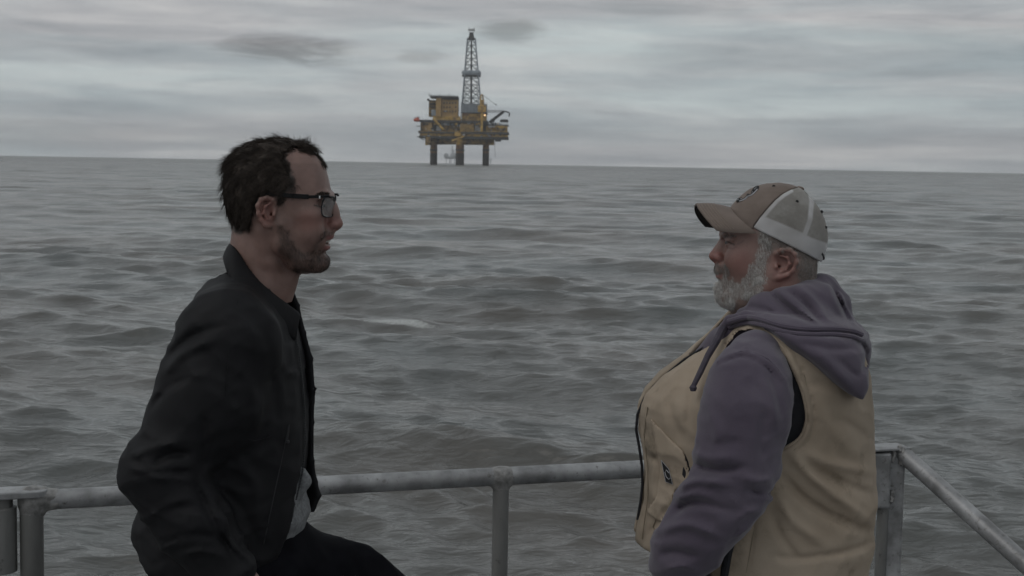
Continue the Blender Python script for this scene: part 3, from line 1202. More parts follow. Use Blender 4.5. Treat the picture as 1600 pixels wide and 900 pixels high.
    b.build('crane_frame', yel, t)
    b = MB()
    b.tube([q(806, 84, -20), q(935, 182, -20)], .16, 4)
    b.tube([q(930, 176, -20), q(940, 184, -20)], .6, 5)
    b.build('crane_cable', drk, t)

    def lattice(name, a, b_, w0, w1, n_, mat, r_=.22):
        m_ = MB()
        a, b_ = np.array(a), np.array(b_)
        d = (b_ - a) / np.linalg.norm(b_ - a)
        up = np.cross(d, [0, 1, 0])
        sd = np.array([0, 1.0, 0])
        cs = []
        for i in range(n_ + 1):
            f = i / n_
            w = w0 + (w1 - w0) * f
            c_ = a + (b_ - a) * f
            cs.append([c_ + up * w * s1 + sd * w * s2 for s1, s2 in ((1, 1), (1, -1), (-1, -1), (-1, 1))])
        for k in range(4):
            m_.tube([cs[0][k], cs[-1][k]], r_ * 1.3, 4)
        for i in range(n_):
            for k in range(4):
                m_.tube([cs[i][k], cs[i + 1][(k + 1) % 4]], r_, 4)
        return m_.build(name, mat, t)
    lattice('crane_boom', q(845, 248, -18), q(1018, 250, -18), .9, .7, 12, lgr, .16)
    lattice('crane_boom', q(868, 368, -19), q(1020, 250, -19), 1.0, .8, 10, drk, .3)
    b = MB()
    b.tube([q(868, 368, -19), q(1020, 250, -19), q(1055, 254, -19), q(1080, 268, -19), q(1075, 306, -19)], [.9, .7, .6, .7, .5], 6)
    b.tube([q(884, 384, -18), q(930, 330, -18), q(905, 384, -18)], .4, 5)
    b.build('boom_arm', drk, t)
    slab('helper_hut', 985, 333, 1062, 352, -14, 8, drk)
    slab('hut_roof', 978, 344, 1068, 362, -15, 3, drk)
    for x in (992, 1022, 1052):
        slab('hut_leg', x, 362, x + 6, 394, -14, 1, lgr)
    # lifeboat on its bracket at the left corner
    p = q(94, 340, -16)
    v = Vol(p - 6, p + 6, .35)
    v.ell(p, (3.0, 1.9, 1.6))
    v.ell(p + [0.4, 0, 1.3], (1.4, 1.2, 1.1), k=.6)
    v.build('lifeboat_hull', red, t)
    def dav(*pts, r=.35):
        b = MB()
        b.tube([q(*p_) for p_ in pts], r, 5)
        b.build('davit', drk, t)
    b = MB()
    b.tube([q(130, 352, -15), q(78, 352, -15), q(62, 345, -15)], .35, 5)
    b.build('davit', drk, t)
    dav((125, 312, -15), (96, 306, -15), (94, 322, -15), r=.3)
    dav((70, 318, -15), (118, 318, -15), r=.4)
    dav((92, 405, -15), (125, 405, -15))
    dav((130, 525, -16), (150, 545, -16), (175, 552, -16))
    dav((95, 515, -16), (125, 518, -16), r=.4)
    b = MB()
    b.tube([q(912, 540, -14), q(935, 562, -14), q(975, 562, -14), q(995, 535, -14)], .35, 5)
    b.box(q(958, 556, -14), (5.2, 2, 2.0))
    b.build('underdeck_cradle', drk, t)
    b = MB()
    b.tube([q(924, 562, -14), q(924, 650, -14), q(928, 735, -14)], .14, 4)
    b.build('hanging_line', drk, t)
    # diagonal chute, stairs, pipework, railings
    b = MB()
    b.tube([q(272, 322, -16), q(380, 446, -18)], 1.1, 6)
    b.build('chute', yel, t)
    b = MB()
    b.tube([q(470, 560, -21), q(600, 515, -21)], .8, 6)
    b.build('diagonal_beam', yel, t)
    for (x0, x1, y, dep) in ((112, 1075, 470, -18.6), (120, 850, 350, -16.2), (826, 1070, 391, -14.2), (236, 534, 88, -15.6), (560, 842, 168, -12)):
        b = MB()
        n_ = int((x1 - x0) / 14)
        for i in range(n_ + 1):
            x = x0 + (x1 - x0) * i / n_
            b.tube([q(x, y, dep), q(x, y - 12, dep)], .07, 3)
        for dy in (6, 12):
            b.tube([q(x0, y - dy, dep), q(x1, y - dy, dep)], .08, 3)
        b.build('deck_railing', drk if y != 470 else yel, t)
    g = np.random.default_rng(4)
    mats = [drk, gry, lgr, yel, yel2, rst]
    for i in range(96):
        x, y = g.uniform(130, 1040), g.choice([g.uniform(366, 392), g.uniform(400, 465), g.uniform(482, 515)])
        w, h = g.uniform(8, 30), g.uniform(6, 20)
        if x > 830 and y < 400:
            y = g.uniform(402, 465)
        slab('equipment', x, y, x + w, min(y + h, 519), -15.5 - g.uniform(0, 3.5), 2, mats[g.choice(6, p=[.34, .16, .09, .19, .18, .04])], bevel=.1)
    for i in range(26):
        x = g.uniform(134, 1040)
        b = MB()
        y = g.uniform(365, 460)
        b.tube([q(x, y, -17.5), q(x + g.uniform(-4, 4), y + g.uniform(20, 60), -17.5)], g.uniform(.15, .4), 5)
        b.build('pipe', mats[g.choice(6, p=[.4, .15, .1, .2, .1, .05])], t)
    for i in range(14):
        x = g.uniform(560, 1040) if i > 4 else g.uniform(215, 530)
        y0 = (348 if x < 840 else 390) if i > 4 else 88
        b = MB()
        b.tube([q(x, y0, -8), q(x, y0 - g.uniform(14, 34), -8)], g.uniform(.12, .35), 4)
        b.build('mast', drk, t)
    for i in range(8):
        x = 850 + i * 14 + g.uniform(-4, 4)
        h = g.uniform(10, 34)
        slab('deck_cargo', x, 391 - h, x + g.uniform(8, 16), 391, -10 + g.uniform(-3, 3), 4, mats[g.choice(4, p=[.5, .3, .1, .1])])
    # the one lit lamp
    em = bpy.data.materials.new('lamp_glow')
    em.use_nodes = True
    e = em.node_tree.nodes['Principled BSDF']
    e.inputs['Base Color'].default_value = (1, .7, .4, 1)
    e.inputs['Emission Color'].default_value = (1.0, .62, .30, 1)
    e.inputs['Emission Strength'].default_value = 1.8
    p = q(820, 292, -24)
    v = Vol(p - 2, p + 2, .25)
    v.ell(p, (.75, .6, .75))
    v.build('flood_lamp', em, t)
    # vessel and platform still farther out
    D2 = 4200.0
    S2 = D2 / FPX
    hz = material('distant_faded_grey', (0.24, 0.25, 0.26), (0.36, 0.37, 0.38), scale=.05, rough=0.7)  # fading by haze put into the colour, one grey for every part
    o2 = pt(640 + 440 / 6.924, 140 + 790 / 6.924, D2)
    t2 = thing('distant_platform', 'small hazy grey platform with round tanks, seen between the legs of the yellow one', 'oil platform', o2)

    def q2(x, y, dep=0.0, o=o2, cx=440):
        return np.array([o[0] + (x - cx) / 6.924 * S2, o[1] + dep, o[2] + (790 - y) / 6.924 * S2])
    b = MB()
    for x in (398, 432, 447, 485):
        b.tube([q2(x, 800), q2(x, 748)], 1.1, 6)
    b.build('legs', hz, t2)
    v = Vol(q2(362, 756, -14), q2(515, 670, 14), .8)
    v.ell(q2(394, 715), (6.6, 6, 8.0))
    v.ell(q2(470, 712), (9.0, 7, 8.4), k=1)
    v.ell(q2(492, 716, 2), (5.0, 6, 8.0), k=1)
    v.cone(q2(390, 732), q2(490, 732), 3.6, 3.6, k=2)
    v.build('tanks', hz, t2)
    b = MB()
    for x in (420, 445, 470, 500):
        b.tube([q2(x, 700), q2(460, 612)], .35, 4)
    b.tube([q2(458, 690), q2(460, 604)], .8, 5)
    b.box(q2(468, 665), (7, 4, 4))
    b.build('tower', hz, t2)
    o3 = pt(640 + 876 / 6.924, 140 + 792 / 6.924, D2)
    t3 = thing('distant_rig', 'tiny grey rig on the horizon just right of the right leg', 'oil platform', o3)

    def q3(x, y):
        return np.array([o3[0] + (x - 876) / 6.924 * S2, o3[1], o3[2] + (790 - y) / 6.924 * S2])
    b = MB()
    b.tube([q3(876, 800), q3(874, 762)], 1.4, 6)
    b.build('leg', hz, t3)
    b = MB()
    b.box(q3(876, 758), (9, 6, 2.4))
    b.box(q3(884, 750), (3, 4, 3.0))
    b.tube([q3(868, 758), q3(862, 742)], .4, 4)
    b.build('deck', hz, t3)


build_rig()


# ================================================================ thin sea haze
def build_haze():
    b = MB()
    b.box((0, 0, (150 - 8) / 2), (14600, 14600, 158))
    m_ = bpy.data.materials.new('sea_haze')
    m_.use_nodes = True
    t = m_.node_tree
    t.nodes.remove(t.nodes['Principled BSDF'])
    pv = N(t, 'ShaderNodeVolumePrincipled')
    pv.inputs['Color'].default_value = (0.98, 0.985, 0.99, 1)
    pv.inputs['Density'].default_value = 0.00011
    pv.inputs['Anisotropy'].default_value = 0.2
    t.links.new(pv.outputs[0], t.nodes['Material Output'].inputs['Volume'])
    b.build('haze', m_, kind='stuff')


build_haze()

# ================================================================ hair strands


def tri_pts(V, F, mask_fn, n, g):
    """n random points with normals on the faces whose centre passes mask_fn"""
    c = V[F].mean(1)
    keep = mask_fn(c[:, 0], c[:, 1], c[:, 2])
    w = np.clip(keep.astype(float), 0, 1)
    a, b, d = V[F[:, 0]], V[F[:, 1]], V[F[:, 3]]
    nn = np.cross(b - a, d - a)
    area = np.linalg.norm(nn, axis=1) + 1e-15
    w = w * area
    i = g.choice(len(F), n, p=w / w.sum())
    s, t = g.random(n)[:, None], g.random(n)[:, None]
    p = V[F[i, 0]] * (1 - s) * (1 - t) + V[F[i, 1]] * s * (1 - t) + V[F[i, 2]] * s * t + V[F[i, 3]] * (1 - s) * t
    return p, nn[i] / area[i][:, None]


def strands(name, p, nrm, flow_fn, length, radius, segs, mat, parent, g, lift=0.6, fall=0.5, curl=0.25, clump=0.35, center=None, taper=0.25):
    """grows tapered three sided hairs from the roots; flow_fn gives the combing direction"""
    n = len(p)
    L = length(p) if callable(length) else np.full(n, length)
    L = L * g.uniform(.65, 1.15, n)
    fl = flow_fn(p)
    fl = fl - nrm * (fl * nrm).sum(1)[:, None]
    fl /= np.linalg.norm(fl, axis=1)[:, None] + 1e-9
    cl = np.stack([vnoise(p[:, 0] * 110 + i * 17, p[:, 1] * 110, p[:, 2] * 110) for i in range(3)], 1)
    jit = g.normal(0, 1, (n, 3))
    pts = [p - nrm * .001]
    cur = p.copy()
    ph = g.uniform(0, 6.28, n)
    for s in range(segs):
        t = (s + 1) / segs
        d = fl * (1 - lift * (1 - t * fall)) + nrm * lift * (1 - t) + cl * clump + jit * curl * .5
        sw = np.cross(fl, nrm)
        d = d + sw * (np.sin(ph + t * 3.0) * curl)[:, None] + np.array([0, 0, -.25 * t])
        d /= np.linalg.norm(d, axis=1)[:, None]
        cur = cur + d * (L / segs)[:, None]
        pts.append(cur.copy())
    P = np.stack(pts, 1)                       # n, segs+1, 3
    T = np.gradient(P, axis=1)
    T /= np.linalg.norm(T, axis=2)[..., None] + 1e-9
    A = np.cross(T, np.broadcast_to(nrm[:, None, :], T.shape))
    A /= np.linalg.norm(A, axis=2)[..., None] + 1e-9
    B = np.cross(T, A)
    rr = radius * np.linspace(1, taper, segs + 1)[None, :, None] * g.uniform(.7, 1.2, n)[:, None, None]
    ring = [P + rr * (A * math.cos(q) + B * math.sin(q)) for q in (0, 2.094, 4.189)]
    V = np.stack(ring, 2).reshape(-1, 3)
    base = (np.arange(n) * (segs + 1) * 3)[:, None, None, None]
    s = np.arange(segs)[None, :, None, None] * 3
    k = np.arange(3)[None, None, :, None]
    k2 = (k + 1) % 3
    F = np.concatenate([base + s + k, base + s + k2, base + s + 3 + k2, base + s + 3 + k], 3).reshape(-1, 4)
    o = mesh_obj(name, V, F, mat, parent, smooth=True, kind=None)
    return o


def hair_mat(name, c1, c2, rough=0.45, scale=220):
    return material(name, c1, c2, scale=scale, rough=rough, contrast=(.35, .65), detail=2, spec=.4)

# ================================================================ the man with glasses
DL = 2.60                                   # his middle plane stands at this distance
SL = DL / FPX                               # metres per photograph pixel there
ZL = SL / 3.4615                            # metres per study pixel


def l1(x, y, w=0.0):
    """head study coordinates (enlarged 3.46 times), w metres towards the viewer"""
    p = pt(320 + x / 3.4615, 190 + y / 3.4615, DL - abs(w))
    return np.array([p[0], DL - w, p[2]])


def proj_co(X, Y, Z, D, u0, v0, k):
    """study coordinates of points of a head that is symmetric about the plane Y = D"""
    Yn = D - np.abs(Y - D)
    r = RM
    z_ = Z - CAM_Z
    cx = X * r[0, 0] + Yn * r[1, 0] + z_ * r[2, 0]
    cy = X * r[0, 1] + Yn * r[1, 1] + z_ * r[2, 1]
    cz = X * r[0, 2] + Yn * r[1, 2] + z_ * r[2, 2]
    return (800 - FPX * cx / cz - u0) * k, (450 + FPX * cy / cz - v0) * k


def l_co(X, Y, Z):
    return proj_co(X, Y, Z, DL, 320, 190, 3.4615)


def lp(u, v, w=0.0):
    return pt(u, v, DL - w)


def build_left():
    g = np.random.default_rng(11)
    hip = lp(350, 900)
    t = thing('person', 'bearded man in a black jacket and glasses leaning forward by the railing, facing right', 'person', (hip[0], DL, DECK_Z))
    W = 0.001
    # ---------------- head and neck, hand: one skin mesh
    lo, hi = l1(60, 1000, -.10), l1(780, 60, .10)
    v = Vol((lo[0], DL - .10, lo[2]), (hi[0], DL + .10, hi[2]), .0021)
    rows = []
    for (y, f, b, w) in [(102, 420, 330, 25), (108, 455, 300, 62), (120, 510, 255, 100), (145, 575, 208, 138), (180, 618, 172, 172), (215, 645, 148, 196), (250, 656, 132, 210), (300, 668, 118, 222),
                         (350, 679, 112, 226), (400, 686, 116, 224), (425, 686, 122, 221), (450, 676, 134, 217), (480, 668, 152, 212), (520, 664, 180, 204), (560, 664, 215, 197),
                         (600, 662, 250, 190), (640, 652, 285, 182), (680, 645, 330, 170), (720, 640, 380, 150), (760, 630, 430, 122), (790, 600, 470, 92), (806, 570, 500, 60)]:
        p = l1(0, y)
        xf, xb = l1(f, y)[0], l1(b, y)[0]
        rows.append((p[2], xb, xf, DL - w * ZL, DL + w * ZL))
    v.loft(rows, n=2.25)
    s = ZL
    # brow, cheek bones, jaw, chin
    for sg in (1, -1):
        v.chain([l1(622, 412, sg * .052), l1(654, 402, sg * .030), l1(678, 405, sg * .012)], [9 * s * 1.2, 11 * s * 1.2, 12 * s], k=.012)
        v.ell(l1(572, 505, sg * .048), (64 * s, .017, 40 * s), k=.022)
        v.chain([l1(405, 560, sg * .062), l1(415, 665, sg * .056), l1(500, 755, sg * .042), l1(600, 785, sg * .018)], [34 * s, 34 * s, 34 * s, 34 * s], k=.018)
        v.ell(l1(580, 600, sg * .045), (60 * s, .016, 60 * s), k=.02)
        # eye socket
        v.ell(l1(652, 452, sg * .032), (34 * s, .020, 24 * s), k=.012, mode='sub')
    v.ell(l1(618, 768), (46 * s, .023, 38 * s), k=.012)
    v.ell(l1(640, 640), (40 * s, .026, 60 * s), k=.018)
    # temple hollow
    for sg in (1, -1):
        v.ell(l1(560, 340, sg * .088), (70 * s, .014, 60 * s), k=.02, mode='sub')
    # nose
    v.chain([l1(676, 405), l1(686, 450), l1(700, 492), l1(716, 535)], [17 * s, 14 * s, 17 * s, 20 * s], k=.010)
    v.ell(l1(722, 552), (25 * s, .0095, 23 * s), k=.006)
    v.chain([l1(690, 470), l1(690, 560)], [24 * s, 32 * s], k=.012)
    for sg in (1, -1):
        v.ell(l1(690, 560, sg * .0125), (27 * s, .0062, 20 * s), k=.005)
        v.cone(l1(715, 582, sg * .006), l1(690, 578, sg * .009), 6.5 * s, 5 * s, k=.003, mode='sub')
    v.cone(l1(690, 583), l1(712, 572), 9 * s, 12 * s, k=.005)
    # mouth, slightly open
    v.ell(l1(664, 604), (26 * s, .022, 26 * s), k=.012)
    v.ell(l1(676, 622), (18 * s, .020, 10 * s), k=.005)
    v.ell(l1(656, 685), (19 * s, .018, 12 * s), k=.006)
    v.ell(l1(668, 652), (46 * s, .0235, 12 * s), k=.004, mode='sub')
    v.ell(l1(668, 716), (16 * s, .024, 12 * s), k=.010, mode='sub')
    v.ell(l1(636, 752), (32 * s, .017, 32 * s), k=.012)
    # lids
    for sg in (1, -1):
        e = l1(614, 455, sg * .031)
        v.ell(e, (.0128, .0150, .0122), k=.004)
        v.ell(e + [.008, 0, .0002], (.0085, .011, .0022), k=.001, mode='sub')
        v.cone(e + [.004, -.012, .0085], e + [.010, .008, .0085], .004, .0035, k=.005)
        v.cone(e + [.004, -.012, -.0095], e + [.009, .008, -.0085], .003, .003, k=.005)
    # neck, leaning forward into the collar, with the muscle that runs from behind the ear
    v.chain([l1(295, 520), l1(302, 700), l1(298, 900), l1(260, 1100)], [145 * s, 150 * s, 156 * s, 185 * s], k=.02, flat=((0, 1, 0), 1.0))
    v.chain([l1(455, 770), l1(415, 870), l1(370, 990)], [38 * s, 44 * s, 52 * s], k=.03)
    for sg in (1, -1):
        v.chain([l1(300, 590, sg * .052), l1(350, 760, sg * .040), l1(408, 940, sg * .018)], [24 * s, 26 * s, 22 * s], k=.014)
    v.ell(l1(452, 850), (20 * s, .012, 26 * s), k=.02)
    # ears
    for sg in (1, -1):
        def e(x, y, w):
            return l1(x, y, sg * w)
        v.ell(e(335, 485, .0745), (40 * s, .0045, 66 * s), k=.006)
        v.ell(e(348, 490, .081), (24 * s, .006, 34 * s), k=.004, mode='sub')
        v.chain([e(382, 462, .073), e(370, 425, .079), e(338, 411, .083), e(303, 422, .086), e(286, 455, .088), e(290, 500, .087), e(306, 535, .084), e(325, 560, .080), e(345, 568, .076)],
                [8 * s, 9 * s, 9.5 * s, 10 * s, 10 * s, 9.5 * s, 10 * s, 13 * s, 12 * s], k=.006)
        v.chain([e(352, 442, .080), e(325, 460, .084), e(318, 495, .084), e(338, 530, .080)], [6 * s, 7 * s, 7 * s, 6 * s], k=.003)
        v.chain([e(378, 480, .075), e(372, 505, .078), e(375, 525, .074)], [9 * s, 10 * s, 8 * s], k=.003)
        v.cone(e(358, 500, .078), e(362, 508, .066), 9 * s, 6 * s, k=.002, mode='sub')
    # near hand, thumb side showing at the jacket pocket: built with its fingers in the same skin sculpt
    hp = lp(375, 905, .20)

    def stub(V3):
        X, Y, Z = V3
        return X
    beardz = l1(0, 640)[2]

    def coords(X, Y, Z):
        return l_co(X, Y, Z)

    def f_stubble(X, Y, Z):
        x, y = coords(X, Y, Z)
        poly = [(395, 420), (430, 470), (445, 560), (470, 640), (520, 700), (570, 690), (600, 660), (612, 600), (640, 570), (690, 600), (672, 612), (640, 640), (625, 665), (655, 708), (690, 720), (690, 830), (500, 830), (400, 690), (385, 600), (390, 520)]
        d = poly_sd(x, y, poly)
        lash = np.clip(1.2 - (poly_sd(x, y, [(592, 452), (612, 458), (645, 463)], closed=False) / 4.5) ** 2, 0, 1)
        return lash * .95 + np.clip(.5 - d / 34, 0, 1) * (.75 + .5 * vnoise(X * 160, Y * 160, Z * 160)) * np.interp(y, [430, 600, 720], [.22, .38, .62])

    def f_lips(X, Y, Z):
        x, y = coords(X, Y, Z)
        return np.clip(1.4 - ((x - 684) / 32) ** 2 - ((y - 626) / 13) ** 2, 0, 1) * .8 + np.clip(1.4 - ((x - 668) / 30) ** 2 - ((y - 686) / 15) ** 2, 0, 1) * .8

    def f_red(X, Y, Z):
        x, y = coords(X, Y, Z)
        return np.clip(blob(X, Y, Z, l1(700, 545), (.022, .05, .014)) * .5 + np.clip(1 - ((x - 560) / 90) ** 2 - ((y - 540) / 70) ** 2, 0, 1) * .35 + np.clip(1.2 - ((x - 330) / 55) ** 2 - ((y - 490) / 90) ** 2, 0, 1) * .55, 0, 1)

    def f_scalp(X, Y, Z):
        x, y = coords(X, Y, Z)
        return np.clip(.5 - (poly_sd(x, y, HAIRP) + 12 * vnoise(X * 260, Y * 260, Z * 260)) / 30, 0, 1)
    HAIRP = [(60, 60), (640, 90), (660, 205), (640, 215), (600, 172), (540, 150), (470, 150), (440, 180), (450, 225), (478, 290), (488, 345), (470, 385), (438, 392), (412, 432), (394, 434), (388, 400), (300, 402), (268, 440), (262, 520), (240, 580), (190, 610), (150, 600), (50, 400)]
    skin = material('man_skin', (0.178, 0.108, 0.090), (0.240, 0.148, 0.124), scale=30, rough=0.5, sss=0.12, bump=.25, bscale=420, bdist=.0006, contrast=(.3, .7),
                    attr=(('red', (0.25, 0.098, 0.08)), ('lips', (0.22, 0.085, 0.082)), ('stubble', (0.034, 0.024, 0.019)), ('scalp', (0.03, 0.022, 0.018))), c3=(0.15, 0.08, 0.064), c3scale=45, c3range=(.62, .75))
    body, V, F = v.build('head', skin, t, attrs={'stubble': f_stubble, 'lips': f_lips, 'red': f_red, 'scalp': f_scalp})
    # eyes and teeth
    ew = material('eye_white', (0.22, 0.19, 0.17), rough=.2)
    ir = material('dark_iris', (0.03, 0.02, 0.015), rough=.1)
    te = material('teeth', (0.62, 0.60, 0.55), rough=.3)
    for sg in (1, -1):
        e = l1(612, 455, sg * .030)
        q = Vol(e - .014, e + .014, .0012)
        q.ell(e, (.0118, .0118, .0118))
        eo, _, _ = q.build('eye', ew, t)
        q = Vol(e - .016, e + .016, .0010)
        q.ell(e + [.0095, 0, .0005], (.0034, .0052, .0052))
        q.build('iris', ir, eo)
    q = Vol(l1(630, 668, .02) - .02, l1(680, 640, -.02) + .02, .0012)
    q.chain([l1(640, 645, .017), l1(667, 642, .008), l1(671, 642, 0), l1(667, 642, -.008), l1(640, 645, -.017)], .0026, flat=((0, 0, 1), 1.5))
    q.build('teeth', te, t)
    # ---------------- hair
    hc = hair_mat('dark_brown_hair', (0.019, 0.0135, 0.0105), (0.048, 0.035, 0.027), rough=.8)
    q = Vol((lo[0], DL - .10, l1(0, 640)[2]), (hi[0], DL + .10, hi[2] + .01), .0026)
    hr = []
    for (y, f, b, w) in [(88, 450, 340, 40), (98, 505, 290, 80), (115, 560, 235, 125), (145, 615, 185, 160), (180, 640, 150, 190), (215, 652, 126, 212), (250, 650, 108, 226), (300, 655, 94, 238),
                         (350, 655, 88, 242), (400, 655, 92, 240), (450, 640, 110, 230), (500, 620, 134, 216), (550, 600, 154, 198), (600, 560, 178, 175), (625, 500, 205, 150)]:
        hr.append((l1(0, y)[2], l1(b, y)[0], l1(f, y)[0], DL - w * ZL, DL + w * ZL))
    q.loft(hr, n=2.2)
    c0 = l1(330, 500)

    def cut(X, Y, Z):
        x, y = l_co(X, Y, Z)
        d = (poly_sd(x, y, HAIRP) + 15 * (x > 330) * (y > 105) + 9 * vnoise(X * 160, Y * 160, Z * 160)) * ZL
        # the crown hair only covers the temples at the sides, not the middle of the forehead
        return d + .0025 * vnoise(X * 130, Y * 130, Z * 130)
    q.op(cut, (lo[0], DL - .1, l1(0, 640)[2]), (hi[0], DL + .1, hi[2] + .01), .006, 'int')
    q.displace(lambda X, Y, Z: .0004 - .0015 * np.abs(vnoise(X * 45 + Z * 60, Y * 90, Z * 45)) - .001 * vnoise(X * 120, Y * 200, Z * 120), .02)
    hair, HV, HF = q.build('hair', hc, t)

    def flow(p):
        x, y = l_co(p[:, 0], p[:, 1], p[:, 2])
        # forelock forward, crown up and back, sides swept back and down
        fx = np.where(x > 470, .8, np.where(y < 200, -.2, -.75))
        fx = np.interp(x, [100, 300, 450, 520, 640], [-.5, -.8, -.6, .3, .9])
        fz = np.interp(y, [90, 180, 300, 450, 600], [.25, .05, -.35, -.7, -1.0])
        fx = fx * np.interp(y, [90, 200, 330, 450, 600], [1, 1, .9, .5, .25])
        fy = .25 * np.sign(DL - p[:, 1]) * 0
        d = np.stack([fx + .6 * vnoise(p[:, 0] * 40, p[:, 1] * 40, p[:, 2] * 40), .3 * vnoise(p[:, 0] * 50, p[:, 1] * 50, 9.0 + p[:, 2] * 50) + fy, fz + .5 * vnoise(p[:, 0] * 40, 5 + p[:, 1] * 40, p[:, 2] * 40)], 1)
        return d
    p, n = tri_pts(HV, HF, lambda x, y, z: (y < DL + .055) & (z > 0), 17000, g)
    n = -n if (n * (p - np.array([l1(370, 340)]))).sum() < 0 else n

    def hl(p):
        x, y = l_co(p[:, 0], p[:, 1], p[:, 2])
        return np.interp(y, [90, 200, 350, 500, 600], [.020, .025, .024, .017, .010]) * np.interp(x, [100, 560, 650], [1, 1, .5])
    strands('hair_strands', p, n, flow, hl, .00032, 6, hc, hair, g, lift=.20, curl=.28, clump=.7)
    # thin hairs that soften the hairline and fly off the crown
    p, n = tri_pts(V, F, lambda X, Y, Z: (poly_sd(*coords(X, Y, Z), HAIRP) + 14 * vnoise(X * 150, Y * 150, Z * 150) < 16) & (poly_sd(*coords(X, Y, Z), HAIRP) > -14) & (coords(X, Y, Z)[1] < 470) & (coords(X, Y, Z)[0] > 400) & (Y < DL + .03), 3600, g)
    n = -n if (n * (p - np.array([l1(370, 340)]))).sum() < 0 else n
    strands('hairline_strands', p, n, lambda p: flow(p) * np.array([1, 1, .6]), .013, .00020, 4, hc, hair, g, lift=.15, curl=.3, clump=.4)
    p, n = tri_pts(HV, HF, lambda x, y, z: (y < DL + .03), 420, g)
    n = -n if (n * (p - np.array([l1(370, 340)]))).sum() < 0 else n
    strands('flyaway_strands', p, n, flow, .030, .00014, 7, hc, hair, g, lift=.55, curl=.6, clump=.5)
    # brows and beard stubble
    p, n = tri_pts(V, F, lambda X, Y, Z: (poly_sd(*coords(X, Y, Z), [(600, 400), (640, 385), (676, 392), (678, 406), (645, 404), (605, 412)]) < 0) & (Y < DL), 300, g)
    sgn = -1 if (n * (p - l1(560, 500))).sum() < 0 else 1
    strands('eyebrows', p, n * sgn, lambda p: np.stack([-.8 + 0 * p[:, 0], 0 * p[:, 0], .25 + 0 * p[:, 0]], 1), .007, .0003, 3, hc, t, g, lift=.3, curl=.2, clump=.1)
    bp = [(392, 540), (432, 560), (450, 600), (475, 650), (520, 700), (575, 695), (620, 690), (655, 712), (690, 725), (690, 830), (500, 830), (400, 690), (390, 600)]
    mo = [(622, 605), (650, 585), (695, 592), (688, 612), (650, 616), (630, 640), (618, 640)]
    br = hair_mat('brown_beard', (0.022, 0.016, 0.012), (0.065, 0.045, 0.033))
    p, n = tri_pts(V, F, lambda X, Y, Z: ((poly_sd(*coords(X, Y, Z), bp) + 26 * vnoise(X * 190, Y * 190, Z * 190) < 0) & (coords(X, Y, Z)[1] < 812)) | (poly_sd(*coords(X, Y, Z), mo) < 0), 7000, g)
    sgn = -1 if (n * (p - l1(520, 640))).sum() < 0 else 1
    strands('beard', p, n * sgn, lambda p: np.stack([.25 + 0 * p[:, 0], 0 * p[:, 0], -1 + 0 * p[:, 0]], 1), .0048, .00017, 2, br, t, g, lift=.5, curl=.12, clump=.1)
    # ---------------- glasses
    gm = material('black_frame', (0.004, 0.004, 0.005), rough=.5, spec=.25)
    sm = material('bright_hinge', (0.6, 0.6, 0.6), rough=.25, metal=.8)
    gl = bpy.data.materials.new('lens_glass')
    gl.use_nodes = True
    tt_ = gl.node_tree
    tt_.nodes.remove(tt_.nodes['Principled BSDF'])
    tr = N(tt_, 'ShaderNodeBsdfTransparent')
    tr.inputs[0].default_value = (.93, .95, .96, 1)
    go = N(tt_, 'ShaderNodeBsdfGlossy', i_Roughness=.03)
    mxs = N(tt_, 'ShaderNodeMixShader')
    mxs.inputs[0].default_value = .14
    tt_.links.new(tr.outputs[0], mxs.inputs[1])
    tt_.links.new(go.outputs[0], mxs.inputs[2])
    tt_.links.new(mxs.outputs[0], tt_.nodes['Material Output'].inputs[0])
    fr = MB()
    for sg in (1, -1):
        c = l1(680, 460, sg * .033)
        c[0] -= .002
        ring = []
        hw, hh = .026, .0185
        for a in np.linspace(0, 2 * math.pi, 28, endpoint=False):
            ca, sa = math.cos(a), math.sin(a)
            e = 0.55
            ly = hw * math.copysign(abs(ca) ** e, ca)
            lz = hh * math.copysign(abs(sa) ** e, sa)
            outward = sg * ly * -1            # y offset
            wout = (-(c[1] - DL) + ly * sg * 1) if False else 0
            dist = abs((DL - c[1]) * sg + ly) / .06
            ring.append(c + np.array([-.0155 * dist ** 2 + .004 + (.0018 if sa > 0 else 0), -ly * sg, lz * (1 if sa < 0 else .95)]))
        fr.tube(ring, [.00115 if math.sin(a) < .3 else .0019 for a in np.linspace(0, 2 * math.pi, 28, endpoint=False)], 8, closed=True)
        ln = MB()
        cm = np.mean(ring, 0)
        inner = [cm + (p_ - cm) * .97 for p_ in ring]
        ln.poly_prism(inner, (.0016, 0, 0))
        ln.build('lens', gl, t, smooth=False)
        # temple arm
        arm = MB()
        top = l1(672, 402, sg * .0615)
        pts = [l1(650, 404, sg * .0655), l1(622, 406, sg * .0680), l1(560, 407, sg * .0715), l1(470, 402, sg * .0755), l1(390, 393, sg * .0785), l1(320, 392, sg * .078), l1(280, 430, sg * .076), l1(268, 452, sg * .074)]
        for i in range(len(pts) - 1):
            a_, b_ = pts[i], pts[i + 1]
            m_ = (a_ + b_) / 2
            d = b_ - a_
            ln_ = np.linalg.norm(d)
            th = math.atan2(-d[2], d[0])
            hgt = [.0044, .0056, .0086, .0078, .0056, .004, .0035][i]
            arm.box(m_, (ln_ * 1.06, .0022, hgt), rot=Matrix.Rotation(th, 3, 'Y'))
        arm.build('temple_arm', gm, t, bevel=.0005)
        hg = MB()
        hg.box(l1(622, 408, sg * .0700), (.0024, .0032, .0050))
        hg.build('hinge', sm, t)
        fr.tube([l1(650, 403, sg * .0655), l1(668, 402, sg * .0640), l1(676, 408, sg * .060)], .0022, 8)
    fr.tube([l1(692, 424, .0085), l1(703, 420, 0), l1(692, 424, -.0085)], .0015, 8)
    fr.build('glasses_frame', gm, t, smooth=True)

